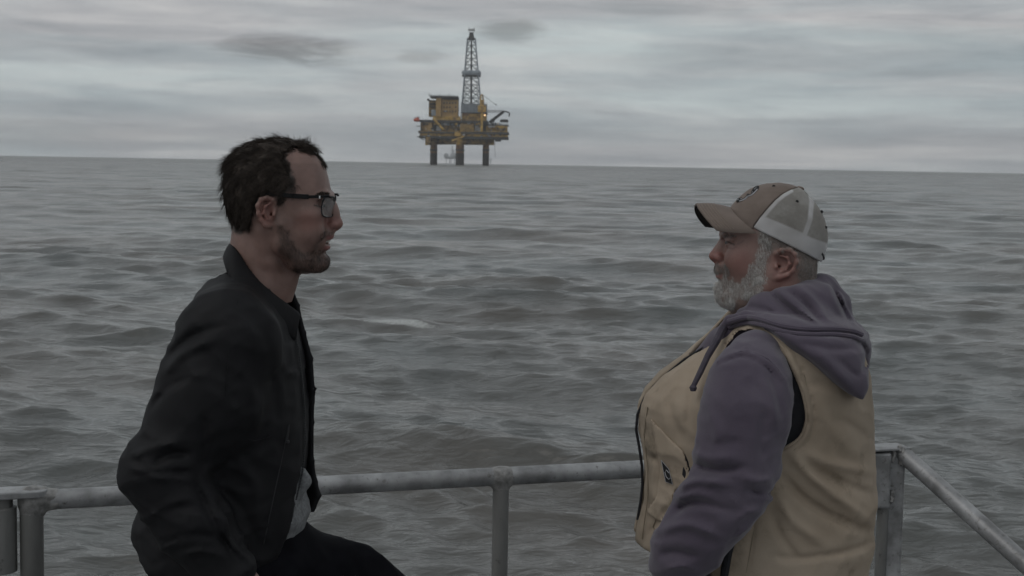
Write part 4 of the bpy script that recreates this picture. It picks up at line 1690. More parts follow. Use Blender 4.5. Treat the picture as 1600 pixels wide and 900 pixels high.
    # ---------------- jacket: torso, arms, collar
    jm = material('black_nylon', (0.0062, 0.0060, 0.0071), (0.0100, 0.0096, 0.0112), scale=14, rough=0.62, spec=.26, bump=.25, bscale=300, bdist=.0006, rough2=.78)
    lining = material('black_lining', (0.010, 0.010, 0.012), rough=.8)
    zipm = material('dark_zip_metal', (0.035, 0.035, 0.038), rough=.45, metal=.3)
    lo, hi = lp(150, 960), lp(540, 360)
    LO, HI = (lo[0] - .03, DL - .32, lo[2]), (hi[0] + .02, DL + .30, hi[2])
    v = Vol(LO, HI, .0048)
    rows = []
    for (vv, b, f, w) in [(402, 352, 382, .038), (430, 330, 418, .070), (460, 309, 444, .108), (490, 293, 459, .142), (515, 285, 467, .165), (545, 278, 473, .188), (600, 266, 478, .195), (660, 256, 480, .190), (720, 246, 484, .185),
                          (770, 232, 489, .182), (810, 216, 486, .180), (850, 214, 470, .180), (885, 226, 455, .180)]:
        z = lp((b + f) / 2, vv)[2]
        rows.append((z, lp(b, vv)[0], lp(f, vv)[0], DL - w, DL + w))

    def foldt(X, Y, Z):
        a = vnoise(X * 9 + Z * 5, Y * 7, Z * 13 - X * 6)
        b = vnoise(X * 20 + 3, Y * 16, Z * 28)
        return .004 * np.abs(a) + .002 * np.abs(b)
    v.loft(rows, n=2.35, fold=foldt, k=.02)
    # slanted hem
    hemp = [(100, 846), (195, 842), (238, 884), (330, 912), (462, 905), (462, 1050), (100, 1050)]
    hx = [(lp(a, b_, .1)[0], lp(a, b_, .1)[2]) for a, b_ in hemp]
    v.op(lambda X, Y, Z: poly_sd((X + 0 * Z)[:, 0, :], (Z + 0 * X)[:, 0, :], hx)[:, None, :] + 0 * Y, LO, HI, .006, 'sub', pad=0)
    # arms
    for sg in (1, -1):
        sh = lp(357, 532, .158 * sg)
        el = lp(250 if sg > 0 else 265, 737, .215 * sg)
        wr = lp(352, 895, .205 * sg)
        hand = lp(385, 930, .19 * sg)
        um = sh * .55 + el * .45 + np.array([.012, 0, 0])
        v.chain([lp(368, 464, .080 * sg), lp(358, 492, .125 * sg)], [.036, .048], k=.04)
        v.chain([lp(368, 502, .085 * sg), sh, um, el], [.040, .076, .070, .066], k=.05)
        v.cone(el, (el + wr) / 2, .067, .064, k=.015)
        v.cone((el + wr) / 2, wr, .064, .050, k=.015)
        v.cone(wr, wr + (wr - el) * .12, .050, .040, k=.01)
        # bunched cloth inside the elbow, folds radiating from armpit and elbow
        v.cone(lp(350, 790, .225 * sg), lp(385, 850, .215 * sg), .012, .014, k=.018, mode='sub')
    # collar: stands up round the neck, open at the throat
    R0 = v._reg(LO, HI)[0]
    n0 = lp(385, 430)

    def armfold(X, Y, Z):
        near = np.clip((np.abs(Y - DL) - .13) / .06, 0, 1)
        a = crease(X * 6 + Z * 4, Y * 6, Z * 15 - X * 10, 4)
        b = crease(X * 11 - Z * 5 + 4, Y * 9, Z * 26 + X * 14 + 7, 3)
        c = crease(X * 12 + 9, Y * 5, Z * 4 + X * 4, 3)
        d = crease(X * 26 + Z * 9, Y * 20, Z * 38 - X * 18, 3)
        return .0022 * d - .001 + near * (.006 * a + .004 * b) + (1 - near) * (.004 * c + .003 * b) - .003
    v.displace(armfold)
    v.displace(fold_fn(DL, [
        ([(262, 560), (280, 540), (305, 522), (354, 507)], -.007, 6), ([(252, 590), (290, 550), (340, 530)], .007, 8), ([(236, 640), (262, 606), (300, 590)], -.005, 6),
        ([(352, 486), (376, 497), (394, 520), (398, 560)], .004, 4), ([(237, 727), (263, 711), (297, 708)], -.010, 6), ([(205, 712), (240, 700), (285, 690)], .008, 8),
        ([(210, 745), (255, 738), (300, 737)], -.008, 6), ([(200, 728), (235, 742), (270, 752)], .006, 7), ([(303, 755), (320, 790), (337, 822), (372, 880)], -.013, 8),
        ([(318, 640), (319, 692), (314, 745)], -.006, 9), ([(245, 800), (290, 790), (325, 800)], -.005, 7), ([(262, 850), (300, 835), (345, 842)], -.007, 7), ([(275, 872), (310, 862), (350, 868)], .006, 6),
        ([(390, 600), (400, 660), (396, 720)], .003, 9), ([(420, 560), (432, 640), (430, 700)], -.003, 9), ([(360, 700), (400, 760), (410, 830)], .005, 10), ([(340, 760), (380, 800), (400, 850)], -.005, 9),
        ([(300, 470), (330, 452), (360, 448)], .003, 8), ([(385, 480), (410, 520), (425, 560)], -.003, 8), ([(330, 812), (362, 850), (392, 880)], .006, 7)]))

    # open front: cut the wedge between the two zip edges, cut the neck hole, hollow inside
    fe = [(440, 380), (520, 380), (520, 940), (446, 940), (446, 870), (456, 790), (476, 735), (484, 650), (476, 560), (462, 500), (452, 470)]
    cc = lp(460, 640)

    def uvw(X, Y, Z):
        u = 800 + FPX * X / DL
        return u, Z

    def wedge(X, Y, Z):
        xs = np.array([lp(a, b)[0] for a, b in fe])
        zs = np.array([lp(a, b)[2] for a, b in fe])
        d = poly_sd((X + 0 * Z)[:, 0, :], (Z + 0 * X)[:, 0, :], list(zip(xs, zs)))[:, None, :]
        gap = np.abs(Y - DL) - (.032 + .085 * np.clip((lp(460, 560)[2] - Z) / .35, 0, 1))
        return np.maximum(d, gap)
    v.op(wedge, LO, HI, .004, 'sub', pad=0)
    v.chain([lp(330, 330), lp(392, 438), lp(415, 470)], [.066, .062, .052], k=.006, mode='sub')
    jk, JV, JF = v.build('jacket', jm, t, smoothit=1)
    # collar as its own standing band
    nc = Vol(lp(330, 520) - .12, lp(480, 360) + .12, .0032)
    ctop = [(361, 384, 0), (362, 385, .02), (366, 390, .038), (373, 400, .052), (385, 419, .062), (400, 438, .066), (418, 455, .063), (436, 469, .055), (452, 481, .044), (466, 491, .030)]
    cbot = [(353, 402, 0), (353, 405, .03), (355, 413, .056), (359, 425, .076), (369, 445, .092), (385, 466, .097), (405, 486, .092), (425, 503, .080), (443, 518, .062), (460, 528, .042)]
    for sg in (1, -1):
        T = np.array([lp(a, b_ - (0 if sg > 0 else 1.6 * i), w * sg) for i, (a, b_, w) in enumerate(ctop)])
        B_ = np.array([lp(a, b_ - (0 if sg > 0 else 1.0 * i), w * sg) for i, (a, b_, w) in enumerate(cbot)])
        T, B_ = np.array(spline(T, 26)), np.array(spline(B_, 26))
        for k_ in np.linspace(0, 1, 10):
            P_ = T * (1 - k_) + B_ * k_ + np.array([0, -sg * .004, 0]) * math.sin(k_ * 3.14)
            nc.chain(list(P_), .0042 if k_ else .0038, k=.004)
    # far lapel point
    nc.build('collar', jm, jk, smoothit=1)
    # far front panel standing past the near one
    fp = Vol(lp(430, 830, -.16), lp(520, 450, .02) + [0, .03, 0], .0032) if False else Vol(np.minimum(lp(430, 830, 0), lp(520, 440, -.12)) - [.02, .02, .02], np.maximum(lp(520, 440, 0), lp(520, 440, -.12)) + .03, .0034)
    eg = [(455, 452), (464, 478), (474, 520), (485, 560), (489, 610), (487, 660), (487, 720), (492, 752), (498, 774), (489, 797)]
    for i in range(len(eg) - 1):
        for k_ in np.linspace(0, 1, 16):
            a = lp(eg[i][0], eg[i][1], -.030) + np.array([-.048, .060, 0]) * k_ - np.array([.02, 0, 0]) * k_ * (1 - k_)
            b = lp(eg[i + 1][0], eg[i + 1][1], -.030) + np.array([-.048, .060, 0]) * k_ - np.array([.02, 0, 0]) * k_ * (1 - k_)
            fp.cone(a, b, .0045, .0045, k=.006)
    fp.build('far_front_panel', jm, jk, smoothit=1)
    # zips
    def zipline(pts, name, n_):
        pts = [np.array(p) for p in pts]
        seg = np.array([0] + [np.linalg.norm(pts[i + 1] - pts[i]) for i in range(len(pts) - 1)]).cumsum()
        b = MB()
        for i in range(n_):
            s_ = seg[-1] * i / (n_ - 1)
            p = np.array([np.interp(s_, seg, [q[d] for q in pts]) for d in range(3)])
            b.box(p, (.0030, .0042, .0016))
        b.build(name, zipm, jk)
    zipline([lp(a + 1.2, b_, -.030) for a, b_ in eg[2:]], 'zip_teeth', 150)
    zipline([surf(JV, a, b_, .0002) for a, b_ in ((458, 508), (466, 545), (472, 590), (476, 640), (477, 690), (473, 735), (463, 780))], 'zip_teeth', 110)
    ne = [(461, 502), (468, 540), (476, 590), (480, 640), (482, 690), (478, 735), (462, 785)]
    # near zip: follow the cut edge of the panel
    def edge_pt(u, vv, w=.045):
        return lp(u, vv, w)
    # tab
    b = MB()
    b.box(lp(491, 606, -.028), (.010, .004, .004), rot=Matrix.Rotation(.5, 3, 'Y'))
    b.build('zip_tab', jm, jk)
    # shirt: grey knit under the jacket, shows at the throat and the hem
    km = material('grey_knit', (0.13, 0.135, 0.14), (0.24, 0.245, 0.25), scale=160, rough=.9, bump=.6, bscale=230, bdist=.0025, c3=(.07, .07, .075), c3scale=40, wave=[(150, .35, .0015, 'DIAGONAL')])
    q = Vol((LO[0] + .1, DL - .16, LO[2]), (HI[0], DL + .16, HI[2]), .0042)
    rows = []
    for (vv, b_, f, w) in [(458, 355, 438, .055), (480, 345, 450, .075), (520, 320, 462, .12), (600, 300, 470, .15), (700, 290, 474, .15), (740, 285, 477, .15), (775, 280, 479, .15), (800, 275, 485, .15), (822, 275, 478, .15), (842, 275, 462, .15), (852, 280, 452, .14)]:
        z = lp((b_ + f) / 2, vv)[2]
        rows.append((z, lp(b_, vv)[0], lp(f, vv)[0], DL - w, DL + w))
    q.loft(rows, n=2.1, fold=lambda X, Y, Z: .006 * np.abs(vnoise(X * 14, Y * 20, Z * 30 + Y * 12)))
    q.chain([lp(470, 740, .05), lp(474, 752, .045), lp(466, 775, .05)], [.012, .013, .008], k=.01)
    q.build('shirt', km, t)
    b = MB()
    b.tube([lp(418, 452, .050), lp(432, 462, .036), lp(443, 467, .015), lp(446, 467, -.012)], .0045, 8)
    b.build('shirt_neckband', jm, t, smooth=True)
    # pocket zip on the near front panel, laid on the cloth
    def on_cloth(u, vv, Vx=JV):
        return surf(Vx, u, vv, .0003)
    b = MB()
    zp = [on_cloth(452 - 40 * f_, 662 + 188 * f_) for f_ in np.linspace(0, 1, 12)]
    b.tube(zp, .0010, 5)
    b.build('pocket_zip', zipm, jk, smooth=True)
    b = MB()
    b.tube([on_cloth(451, 664), on_cloth(450, 676), on_cloth(448, 690)], .0022, 6)
    b.tube([on_cloth(446, 690), on_cloth(451, 690)], .003, 6)
    b.build('zip_puller', zipm, jk, smooth=True)
    b = MB()
    b.tube([on_cloth(u_, v_) for u_, v_ in ((385, 686), (400, 689), (418, 684), (436, 674), (450, 664))], .0010, 5)
    b.tube([on_cloth(u_, v_) for u_, v_ in ((372, 470), (360, 520), (355, 570), (352, 620), (350, 660))], .0008, 5)
    b.build('seam', jm, jk, smooth=True)
    # ---------------- trousers and boots, hand at the pocket
    pm = material('dark_trousers', (0.0048, 0.0048, 0.0064), (0.0080, 0.0080, 0.0104), scale=20, rough=.85, spec=.06, bump=.3, bscale=60, bdist=.002)
    bm_ = material('brown_work_boots', (0.05, 0.03, 0.02), (0.08, 0.05, 0.03), scale=20, rough=.6)
    hipx = lp(350, 870)
    fl = DECK_Z
    A = np.array
    q = Vol((hipx[0] - .25, DL - .28, fl + .03), (hipx[0] + .55, DL + .28, lp(400, 810)[2]), .0065)
    pv_ = lp(366, 905)
    q.ell(pv_, (.15, .18, .15))
    q.chain([lp(400, 862), lp(405, 885)], [.10, .12], k=.04)
    # near leg stands on the deck, far leg raised with the foot on the step
    nk = A([pv_[0] + .05, DL - .12, fl + .50])
    q.chain([pv_ + [0, -.09, -.03], nk, A([pv_[0] + .00, DL - .13, fl + .10])], [.105, .072, .058], k=.04)
    th0, kn = lp(440, 916, -.04), lp(672, 1000, -.10)
    q.chain([pv_ + [.03, .07, 0], th0, lp(535, 926, -.08), kn], [.12, .105, .090, .070], k=.04)
    ft = A([kn[0] - .05, kn[1] + .01, fl + .42])
    q.cone(kn, ft, .066, .052, k=.03)
    q.displace(lambda X, Y, Z: .010 * crease(X * 8, Y * 8, Z * 12 + X * 8, 4) + .004 * crease(X * 20, Y * 20, Z * 30, 3) - .003)
    q.build('trousers', pm, t, smoothit=1)
    for (fx, fy, fz) in ((pv_[0] + .0, DL - .13, fl), (ft[0], ft[1], fl + .33)):
        q = Vol((fx - .12, fy - .08, fz - .01), (fx + .25, fy + .08, fz + .18), .005)
        q.chain([A([fx - .03, fy, fz + .05]), A([fx + .10, fy, fz + .048]), A([fx + .17, fy, fz + .038])], [.048, .046, .036], k=.02)
        q.cone(A([fx, fy, fz + .06]), A([fx, fy, fz + .15]), .055, .055, k=.02)
        q.op(lambda X, Y, Z: fz - Z + 0 * X, q.lo, q.lo + 1, 0, 'int') if False else None
        q.build('boot', bm_, t)
    # hand reaching into the pocket
    q = Vol(hp - .10, hp + .10, .0026)
    wr = lp(352, 888, .205)
    q.chain([lp(345, 890, .20), lp(372, 912, .20)], [.028, .030], k=.01)
    q.ell(lp(385, 930, .20), (.030, .020, .042), k=.02)
    for i, (du, dw) in enumerate(((-8, .016), (2, .006), (12, -.006), (20, -.018))):
        q.chain([lp(385 + du, 940, .20 + dw), lp(395 + du, 965, .19 + dw), lp(398 + du, 985, .175 + dw)], [.010, .0088, .0078], k=.003)
    q.chain([lp(372, 892, .212), lp(380, 906, .222), lp(388, 922, .222)], [.012, .0115, .0095], k=.006)
    q.build('hand', skin, t)
    # step that carries the raised foot, on the deck below the picture
    s_ = thing('deck_step', 'low metal step box on the deck under the raised foot of the man in black', 'step', (ft[0] + .05, ft[1], fl))
    b = MB()
    b.box((ft[0] + .05, ft[1], fl + .155), (.36, .34, .31))
    b.build('box', M_DECK, s_, bevel=.01)
    b = MB()
    b.box((ft[0] + .05, ft[1], fl + .3175), (.40, .38, .015))
    b.build('tread', M_PIPE, s_, bevel=.004)


build_left()

# ================================================================ the man in the cap
DR = 2.75
SR = DR / FPX
ZR = SR / 3.4625


def r1(x, y, w=0.0):
    p = pt(1060 + x / 3.4625, 260 + y / 3.4625, DR - abs(w))
    return np.array([p[0], DR - w, p[2]])


def rp(u, v, w=0.0):
    return pt(u, v, DR - w)


def build_right():
    g = np.random.default_rng(12)
    c0 = r1(500, 450)
    s = ZR

    def co(X, Y, Z):
        return proj_co(X, Y, Z, DR, 1060, 260, 3.4625)
    hip = rp(1200, 900)
    t = thing('person', 'grey bearded man in a trucker cap, purple hoodie and tan work vest, facing left', 'person', (hip[0], DR, DECK_Z))
    # ---------------- head
    lo, hi = r1(150, 960, -.1), r1(800, 90, .1)
    LO, HI = (lo[0], DR - .105, lo[2]), (hi[0], DR + .105, hi[2])
    v = Vol(LO, HI, .0021)
    rows = []
    for (y, f, b, w) in [(112, 470, 590, 40), (135, 405, 645, 105), (165, 358, 685, 145), (205, 322, 712, 175), (250, 290, 735, 196), (300, 264, 748, 206), (345, 240, 752, 210), (385, 238, 756, 210),
                         (405, 244, 758, 210), (430, 250, 758, 209), (470, 247, 754, 207), (520, 238, 748, 204), (560, 232, 744, 202), (600, 230, 742, 198), (640, 235, 740, 190), (690, 260, 738, 175), (740, 320, 735, 150)]:
        rows.append((r1(0, y)[2], r1(f, y)[0], r1(b, y)[0], DR - w * s, DR + w * s))
    v.loft(rows, n=2.25)
    for sg in (1, -1):
        v.chain([r1(312, 368, sg * .050), r1(268, 366, sg * .030), r1(242, 372, sg * .010)], [12 * s, 13 * s, 12 * s], k=.012)
        v.ell(r1(340, 500, sg * .043), (80 * s, .016, 62 * s), k=.03)      # full cheeks
        v.chain([r1(500, 590, sg * .062), r1(460, 665, sg * .058), r1(370, 720, sg * .040), r1(280, 715, sg * .016)], [34 * s, 36 * s, 36 * s, 36 * s], k=.02)
        v.ell(r1(252, 414, sg * .032), (28 * s, .019, 22 * s), k=.012, mode='sub')
    v.ell(r1(262, 690), (50 * s, .028, 44 * s), k=.015)
    v.ell(r1(250, 590), (34 * s, .028, 50 * s), k=.018)
    # nose, broad and round
    v.chain([r1(250, 392), r1(234, 424), r1(212, 455), r1(196, 480)], [17 * s, 16 * s, 19 * s, 24 * s], k=.010)
    v.ell(r1(194, 486), (27 * s, .0115, 25 * s), k=.006)
    v.chain([r1(248, 440), r1(236, 492)], [26 * s, 32 * s], k=.012)
    v.cone(r1(232, 510), r1(200, 504), 9 * s, 12 * s, k=.006)
    for sg in (1, -1):
        v.ell(r1(224, 494, sg * .0145), (26 * s, .0075, 23 * s), k=.005)
        v.cone(r1(196, 514, sg * .007), r1(222, 518, sg * .011), 6 * s, 7 * s, k=.003, mode='sub')
        v.chain([r1(250, 476, sg * .023), r1(266, 520, sg * .030), r1(278, 560, sg * .031)], [2 * s, 3 * s, 1 * s], k=.012, mode='sub')
    # lips
    v.ell(r1(226, 548), (22 * s, .024, 26 * s), k=.012)
    v.ell(r1(222, 566), (17 * s, .019, 8 * s), k=.005)
    v.ell(r1(224, 596), (19 * s, .019, 13 * s), k=.006)
    v.cone(r1(204, 580, .012), r1(204, 580, -.012), 3.5 * s, 3.5 * s, k=.005, mode='sub')
    v.ell(r1(212, 625), (14 * s, .022, 10 * s), k=.010, mode='sub')
    # eyes: narrowed lids with bags
    for sg in (1, -1):
        e = r1(290, 412, sg * .032)
        v.ell(e, (.0130, .0135, .0125), k=.004)
        v.ell(e + [-.0085, 0, -.0004], (.0080, .010, .0012), k=.001, mode='sub')
        v.cone(e + [-.010, .008, .0075], e + [-.004, -.012, .0055], .0040, .0035, k=.005)
        v.cone(e + [-.009, .008, -.0075], e + [-.003, -.012, -.0085], .0030, .0032, k=.005)
        for i in range(3):
            v.cone(r1(318, 405 + 9 * i, sg * .058), r1(352, 396 + 18 * i, sg * .066), .0012, .0006, k=.003, mode='sub')
    # neck: thick, with the fold under the ear
    v.chain([r1(560, 520), r1(545, 700), r1(540, 950)], [185 * s, 190 * s, 205 * s], k=.02)
    v.cone(r1(380, 700), r1(430, 800), 90 * s, 110 * s, k=.04)
    for sg in (1, -1):
        v.chain([r1(650, 560, sg * .055), r1(590, 680, sg * .055), r1(520, 800, sg * .045)], [24 * s, 30 * s, 30 * s], k=.02)

        def e(x, y, w):
            return r1(x, y, sg * w)
        v.ell(e(570, 535, .0735), (52 * s, .0045, 72 * s), k=.007)
        v.ell(e(560, 528, .080), (28 * s, .006, 38 * s), k=.004, mode='sub')
        v.chain([e(522, 505, .072), e(528, 472, .079), e(556, 453, .084), (e(600, 452, .088)), e(632, 476, .090), e(640, 520, .089), e(622, 562, .085), e(590, 588, .081), e(550, 600, .077), e(515, 606, .074)],
                [8 * s, 9 * s, 10 * s, 11 * s, 11 * s, 10.5 * s, 10.5 * s, 11 * s, 13 * s, 11 * s], k=.005)
        v.chain([e(556, 484, .080), e(590, 492, .085), e(602, 528, .085), e(580, 560, .081), e(552, 572, .078)], [6 * s, 8 * s, 8 * s, 7 * s, 6 * s], k=.004)
        v.chain([e(522, 520, .074), e(530, 545, .078), e(528, 566, .074)], [9 * s, 10 * s, 8 * s], k=.003)
        v.cone(e(548, 540, .078), e(542, 546, .066), 9 * s, 6 * s, k=.002, mode='sub')
    BEARD = [(215, 612), (245, 606), (262, 585), (262, 560), (270, 600), (330, 625), (372, 585), (410, 500), (432, 430), (440, 350), (486, 350), (500, 440), (474, 500), (466, 610), (455, 680), (410, 760), (300, 800), (200, 720), (185, 650)]
    MOUS = [(200, 535), (212, 524), (250, 528), (268, 550), (266, 585), (250, 588), (238, 568), (204, 572)]
    GREY = [(420, 300), (800, 300), (800, 640), (690, 660), (650, 600), (655, 480), (610, 440), (540, 440), (500, 470), (480, 440), (430, 380)]

    def f_red(X, Y, Z):
        x, y = co(X, Y, Z)
        return np.clip(blob(X, Y, Z, r1(190, 486), (.022, .05, .016)) * .75 + np.clip(1.1 - ((x - 330) / 85) ** 2 - ((y - 510) / 95) ** 2, 0, 1) * .42 + np.clip(1.2 - ((x - 575) / 85) ** 2 - ((y - 535) / 95) ** 2, 0, 1) * .45
                       + np.clip(1 - ((x - 560) / 120) ** 2 - ((y - 660) / 90) ** 2, 0, 1) * .4, 0, 1)

    def f_lips(X, Y, Z):
        x, y = co(X, Y, Z)
        return np.clip(1.3 - ((x - 212) / 26) ** 2 - ((y - 594) / 13) ** 2, 0, 1) * .7

    def f_grey(X, Y, Z):
        x, y = co(X, Y, Z)
        return np.clip(.5 - poly_sd(x, y, GREY) / 24, 0, 1) * .75 + np.clip(.5 - poly_sd(x, y, BEARD) / 20, 0, 1) * .5

    def f_crease_shade(X, Y, Z):  # shade of eye slit, brow fold, wrinkles and mouth line put into skin colour
        x, y = co(X, Y, Z)
        return (np.clip(1.2 - (poly_sd(x, y, [(252, 402), (268, 408), (290, 418), (302, 424)], closed=False) / 4.5) ** 2, 0, 1) + .45 * np.clip(1.2 - (poly_sd(x, y, [(238, 392), (262, 380), (290, 386)], closed=False) / 7) ** 2, 0, 1)
                + .3 * np.clip(1.2 - (poly_sd(x, y, [(268, 440), (292, 446), (314, 436)], closed=False) / 4) ** 2, 0, 1) + .3 * np.clip(1.2 - (poly_sd(x, y, [(318, 420), (340, 412), (352, 402)], closed=False) / 4) ** 2, 0, 1) + np.clip(1.2 - ((x - 206) / 22) ** 2 - ((y - 581) / 4.5) ** 2, 0, 1)) * .8
    skin = material('ruddy_skin', (0.195, 0.118, 0.100), (0.270, 0.168, 0.143), scale=34, rough=0.5, sss=0.12, bump=.35, bscale=380, bdist=.0007, contrast=(.3, .7),
                    attr=(('red', (0.25, 0.105, 0.09)), ('lips', (0.24, 0.10, 0.095)), ('grey', (0.21, 0.175, 0.155)), ('dark', (0.04, 0.02, 0.018))), c3=(0.20, 0.095, 0.08), c3scale=60, c3range=(.58, .75))
    head, V, F = v.build('head', skin, t, attrs={'red': f_red, 'lips': f_lips, 'grey': f_grey, 'dark': f_crease_shade})
    ew = material('grey_eye_white', (0.12, 0.10, 0.09), rough=.2)
    for sg in (1, -1):
        e = r1(289, 412, sg * .032)
        q = Vol(e - .014, e + .014, .0012)
        q.ell(e, (.0118, .0118, .0118))
        eo, _, _ = q.build('eye', ew, t)
        q = Vol(e - .016, e + .016, .0010)
        q.ell(e + [-.0092, 0, 0], (.0036, .0050, .0050))
        q.build('iris', material('grey_blue_iris', (0.05, 0.06, 0.07), rough=.1), eo)
    # beard: body of hair, then strands
    bw = hair_mat('white_grey_beard', (0.42, 0.395, 0.375), (0.82, 0.80, 0.78), rough=.6, scale=260)
    gh = hair_mat('short_grey_hair', (0.14, 0.125, 0.115), (0.36, 0.34, 0.32), rough=.5, scale=260)
    q = Vol(LO, (r1(560, 0)[0], HI[1], r1(0, 500)[2]), .0026)
    for sg in (1, -1):
        q.chain([r1(456, 520, sg * .0625), r1(440, 620, sg * .062), r1(390, 692, sg * .050), r1(300, 722, sg * .026), r1(258, 705, 0)], [10 * s, 26 * s, 35 * s, 35 * s, 42 * s], k=.02)
        q.chain([r1(300, 660, sg * .034), r1(262, 620, sg * .022)], [26 * s, 16 * s], k=.012)
        q.chain([r1(218, 546, sg * .005), r1(240, 556, sg * .018), r1(258, 596, sg * .026)], [15 * s, 15 * s, 13 * s], k=.008)
    q.ell(r1(244, 660), (44 * s, .025, 44 * s), k=.015)
    q.cone(r1(310, 735), r1(330, 755), 34 * s, 26 * s, k=.02)
    q.displace(lambda X, Y, Z: -.0022 * vnoise(X * 160, Y * 160, Z * 90) - .002, .02)
    bd, BV, BF = q.build('beard', hair_mat('beard_underlayer', (0.24, 0.22, 0.205), (0.38, 0.36, 0.345)), t)
    cen = r1(420, 600)

    def orient(p, n):
        d = (n * (p - cen)).sum(1)
        return n * np.where(d < 0, -1, 1)[:, None]
    p, n = tri_pts(BV, BF, lambda X, Y, Z: (co(X, Y, Z)[1] > 590) & (Y < DR + .05), 21000, g)
    n = -n if (n * (p - cen)).sum() < 0 else n

    def bflow(p):
        k1 = .25 * vnoise(p[:, 0] * 60, p[:, 1] * 60, p[:, 2] * 60)
        return np.stack([.15 + k1, .3 * vnoise(p[:, 0] * 70, p[:, 1] * 70, 3 + p[:, 2] * 70), -1.1 + 0 * k1], 1)
    strands('beard_strands', p, n, bflow, .0105, .00016, 4, bw, bd, g, lift=.26, curl=.22, clump=.22)
    mh = np.vstack([V, BV])
    mf = np.vstack([F, BF + len(V)])
    p, n = tri_pts(mh, mf, lambda X, Y, Z: (poly_sd(*co(X, Y, Z), MOUS) < 4) & (Y < DR + .03), 1900, g)
    n = -n if (n * (p - cen)).sum() < 0 else n
    strands('moustache', p, n, lambda p: np.stack([.35 + 0 * p[:, 0], .5 * np.sign(p[:, 1] - DR), -1 + 0 * p[:, 0]], 1), .0085, .00022, 3, gh, bd, g, lift=.3, curl=.4, clump=.3)
    p, n = tri_pts(V, F, lambda X, Y, Z: (poly_sd(*co(X, Y, Z), BEARD) + 24 * vnoise(X * 210, Y * 210, Z * 210) < 0) & (co(X, Y, Z)[1] < 700) & (Y < DR + .02), 5600, g)
    n = -n if (n * (p - cen)).sum() < 0 else n
    strands('side_whiskers', p, n, bflow, .0085, .00016, 3, bw, t, g, lift=.28, curl=.22, clump=.2)
    p, n = tri_pts(V, F, lambda X, Y, Z: (poly_sd(*co(X, Y, Z), GREY) + 26 * vnoise(X * 210, Y * 210, Z * 210) < 0) & (Y < DR + .02), 5200, g)
    n = -n if (n * (p - cen)).sum() < 0 else n
    strands('short_hair', p, n, lambda p: np.stack([.45 + 0 * p[:, 0], 0 * p[:, 0], -1 + 0 * p[:, 0]], 1), .0075, .00022, 3, gh, t, g, lift=.35, curl=.35, clump=.3)
    p, n = tri_pts(V, F, lambda X, Y, Z: (poly_sd(*co(X, Y, Z), [(232, 368), (246, 358), (300, 366), (310, 380), (250, 378)]) < 0) & (Y < DR), 160, g)
    n = -n if (n * (p - cen)).sum() < 0 else n
    strands('eyebrow', p, n, lambda p: np.stack([.7 + 0 * p[:, 0], 0 * p[:, 0], .1 + 0 * p[:, 0]], 1), .007, .0003, 3, gh, t, g, lift=.4, curl=.3, clump=.2)
    # ---------------- cap
    cb = material('brown_cotton_twill', (0.145, 0.112, 0.094), (0.190, 0.150, 0.128), scale=18, rough=.85, bump=.35, bscale=300, bdist=.0008, c3=(0.10, 0.075, 0.06), c3scale=14, c3range=(.58, .72))
    cm = material('cap_mesh_fabric', (0.36, 0.335, 0.305), (0.46, 0.43, 0.40), scale=26, rough=.85, attr=(('white', (0.84, 0.82, 0.82)),), wave=[(230, .8, .0012, 'X'), (230, .8, .0012, 'Z')], c3=(0.50, 0.48, 0.45), c3scale=22, c3range=(.5, .62))
    bk = material('black_thread', (0.015, 0.015, 0.016), rough=.8)
    wt = material('white_thread', (0.42, 0.42, 0.44), rough=.8)
    cap = bpy.data.objects.new('cap', None)
    cap.empty_display_size = .05
    cap.matrix_world = Matrix.Translation(Vector(r1(520, 300)))
    rows = []
    for (y, f, b, w) in [(79, 520, 560, 12), (82, 488, 588, 42), (87, 462, 608, 70), (95, 436, 634, 98), (104, 412, 655, 120), (125, 374, 686, 150), (150, 344, 708, 172), (190, 305, 742, 194), (230, 274, 768, 210), (270, 256, 786, 219), (320, 246, 800, 226),
                         (370, 242, 804, 228), (420, 242, 798, 227), (470, 242, 782, 225), (520, 242, 762, 222), (560, 242, 750, 220)]:
        rows.append((r1(0, y)[2], r1(f, y)[0], r1(b, y)[0], DR - w * s, DR + w * s))
    from functools import partial

    def crown(poly, name, mat, attrs=None, grow=0.0, tilt=0.0):
        q = Vol((LO[0], DR - .10, r1(0, 560)[2]), (r1(840, 0)[0], DR + .10, r1(0, 60)[2]), .0021)
        q.loft(rows, n=2.2, grow=grow, zcap=True)

        def pf(X, Y, Z):
            x, y = co(X, Y, Z)
            return poly_sd(x, y, poly) * ZR
        q.op(pf, q.lo, q.lo + 3, .0015, 'int', pad=0)
        o, cv, cf = q.build(name, mat, cap, attrs=attrs)
        return o, cv, cf
    scene.collection.objects.link(cap)
    cap.parent = t
    cap.matrix_parent_inverse = t.matrix_world.inverted()
    seam = [(404, 326), (440, 276), (480, 228), (520, 184), (560, 150), (600, 128), (645, 114)]
    edge = [(440, 350), (520, 388), (600, 428), (680, 468), (766, 514)]
    front = [(200, 0), (645, 0)] + seam[::-1] + [(404, 340), (200, 330)]
    back = [(645, 0), (900, 0), (900, 560)] + edge[::-1] + [(405, 330)] + seam[1:]
    back = [(647, 0), (900, 0), (900, 580), (766, 514)] + edge[::-1][1:] + [(406, 331)] + [(a + 3, b) for a, b in seam[1:]]

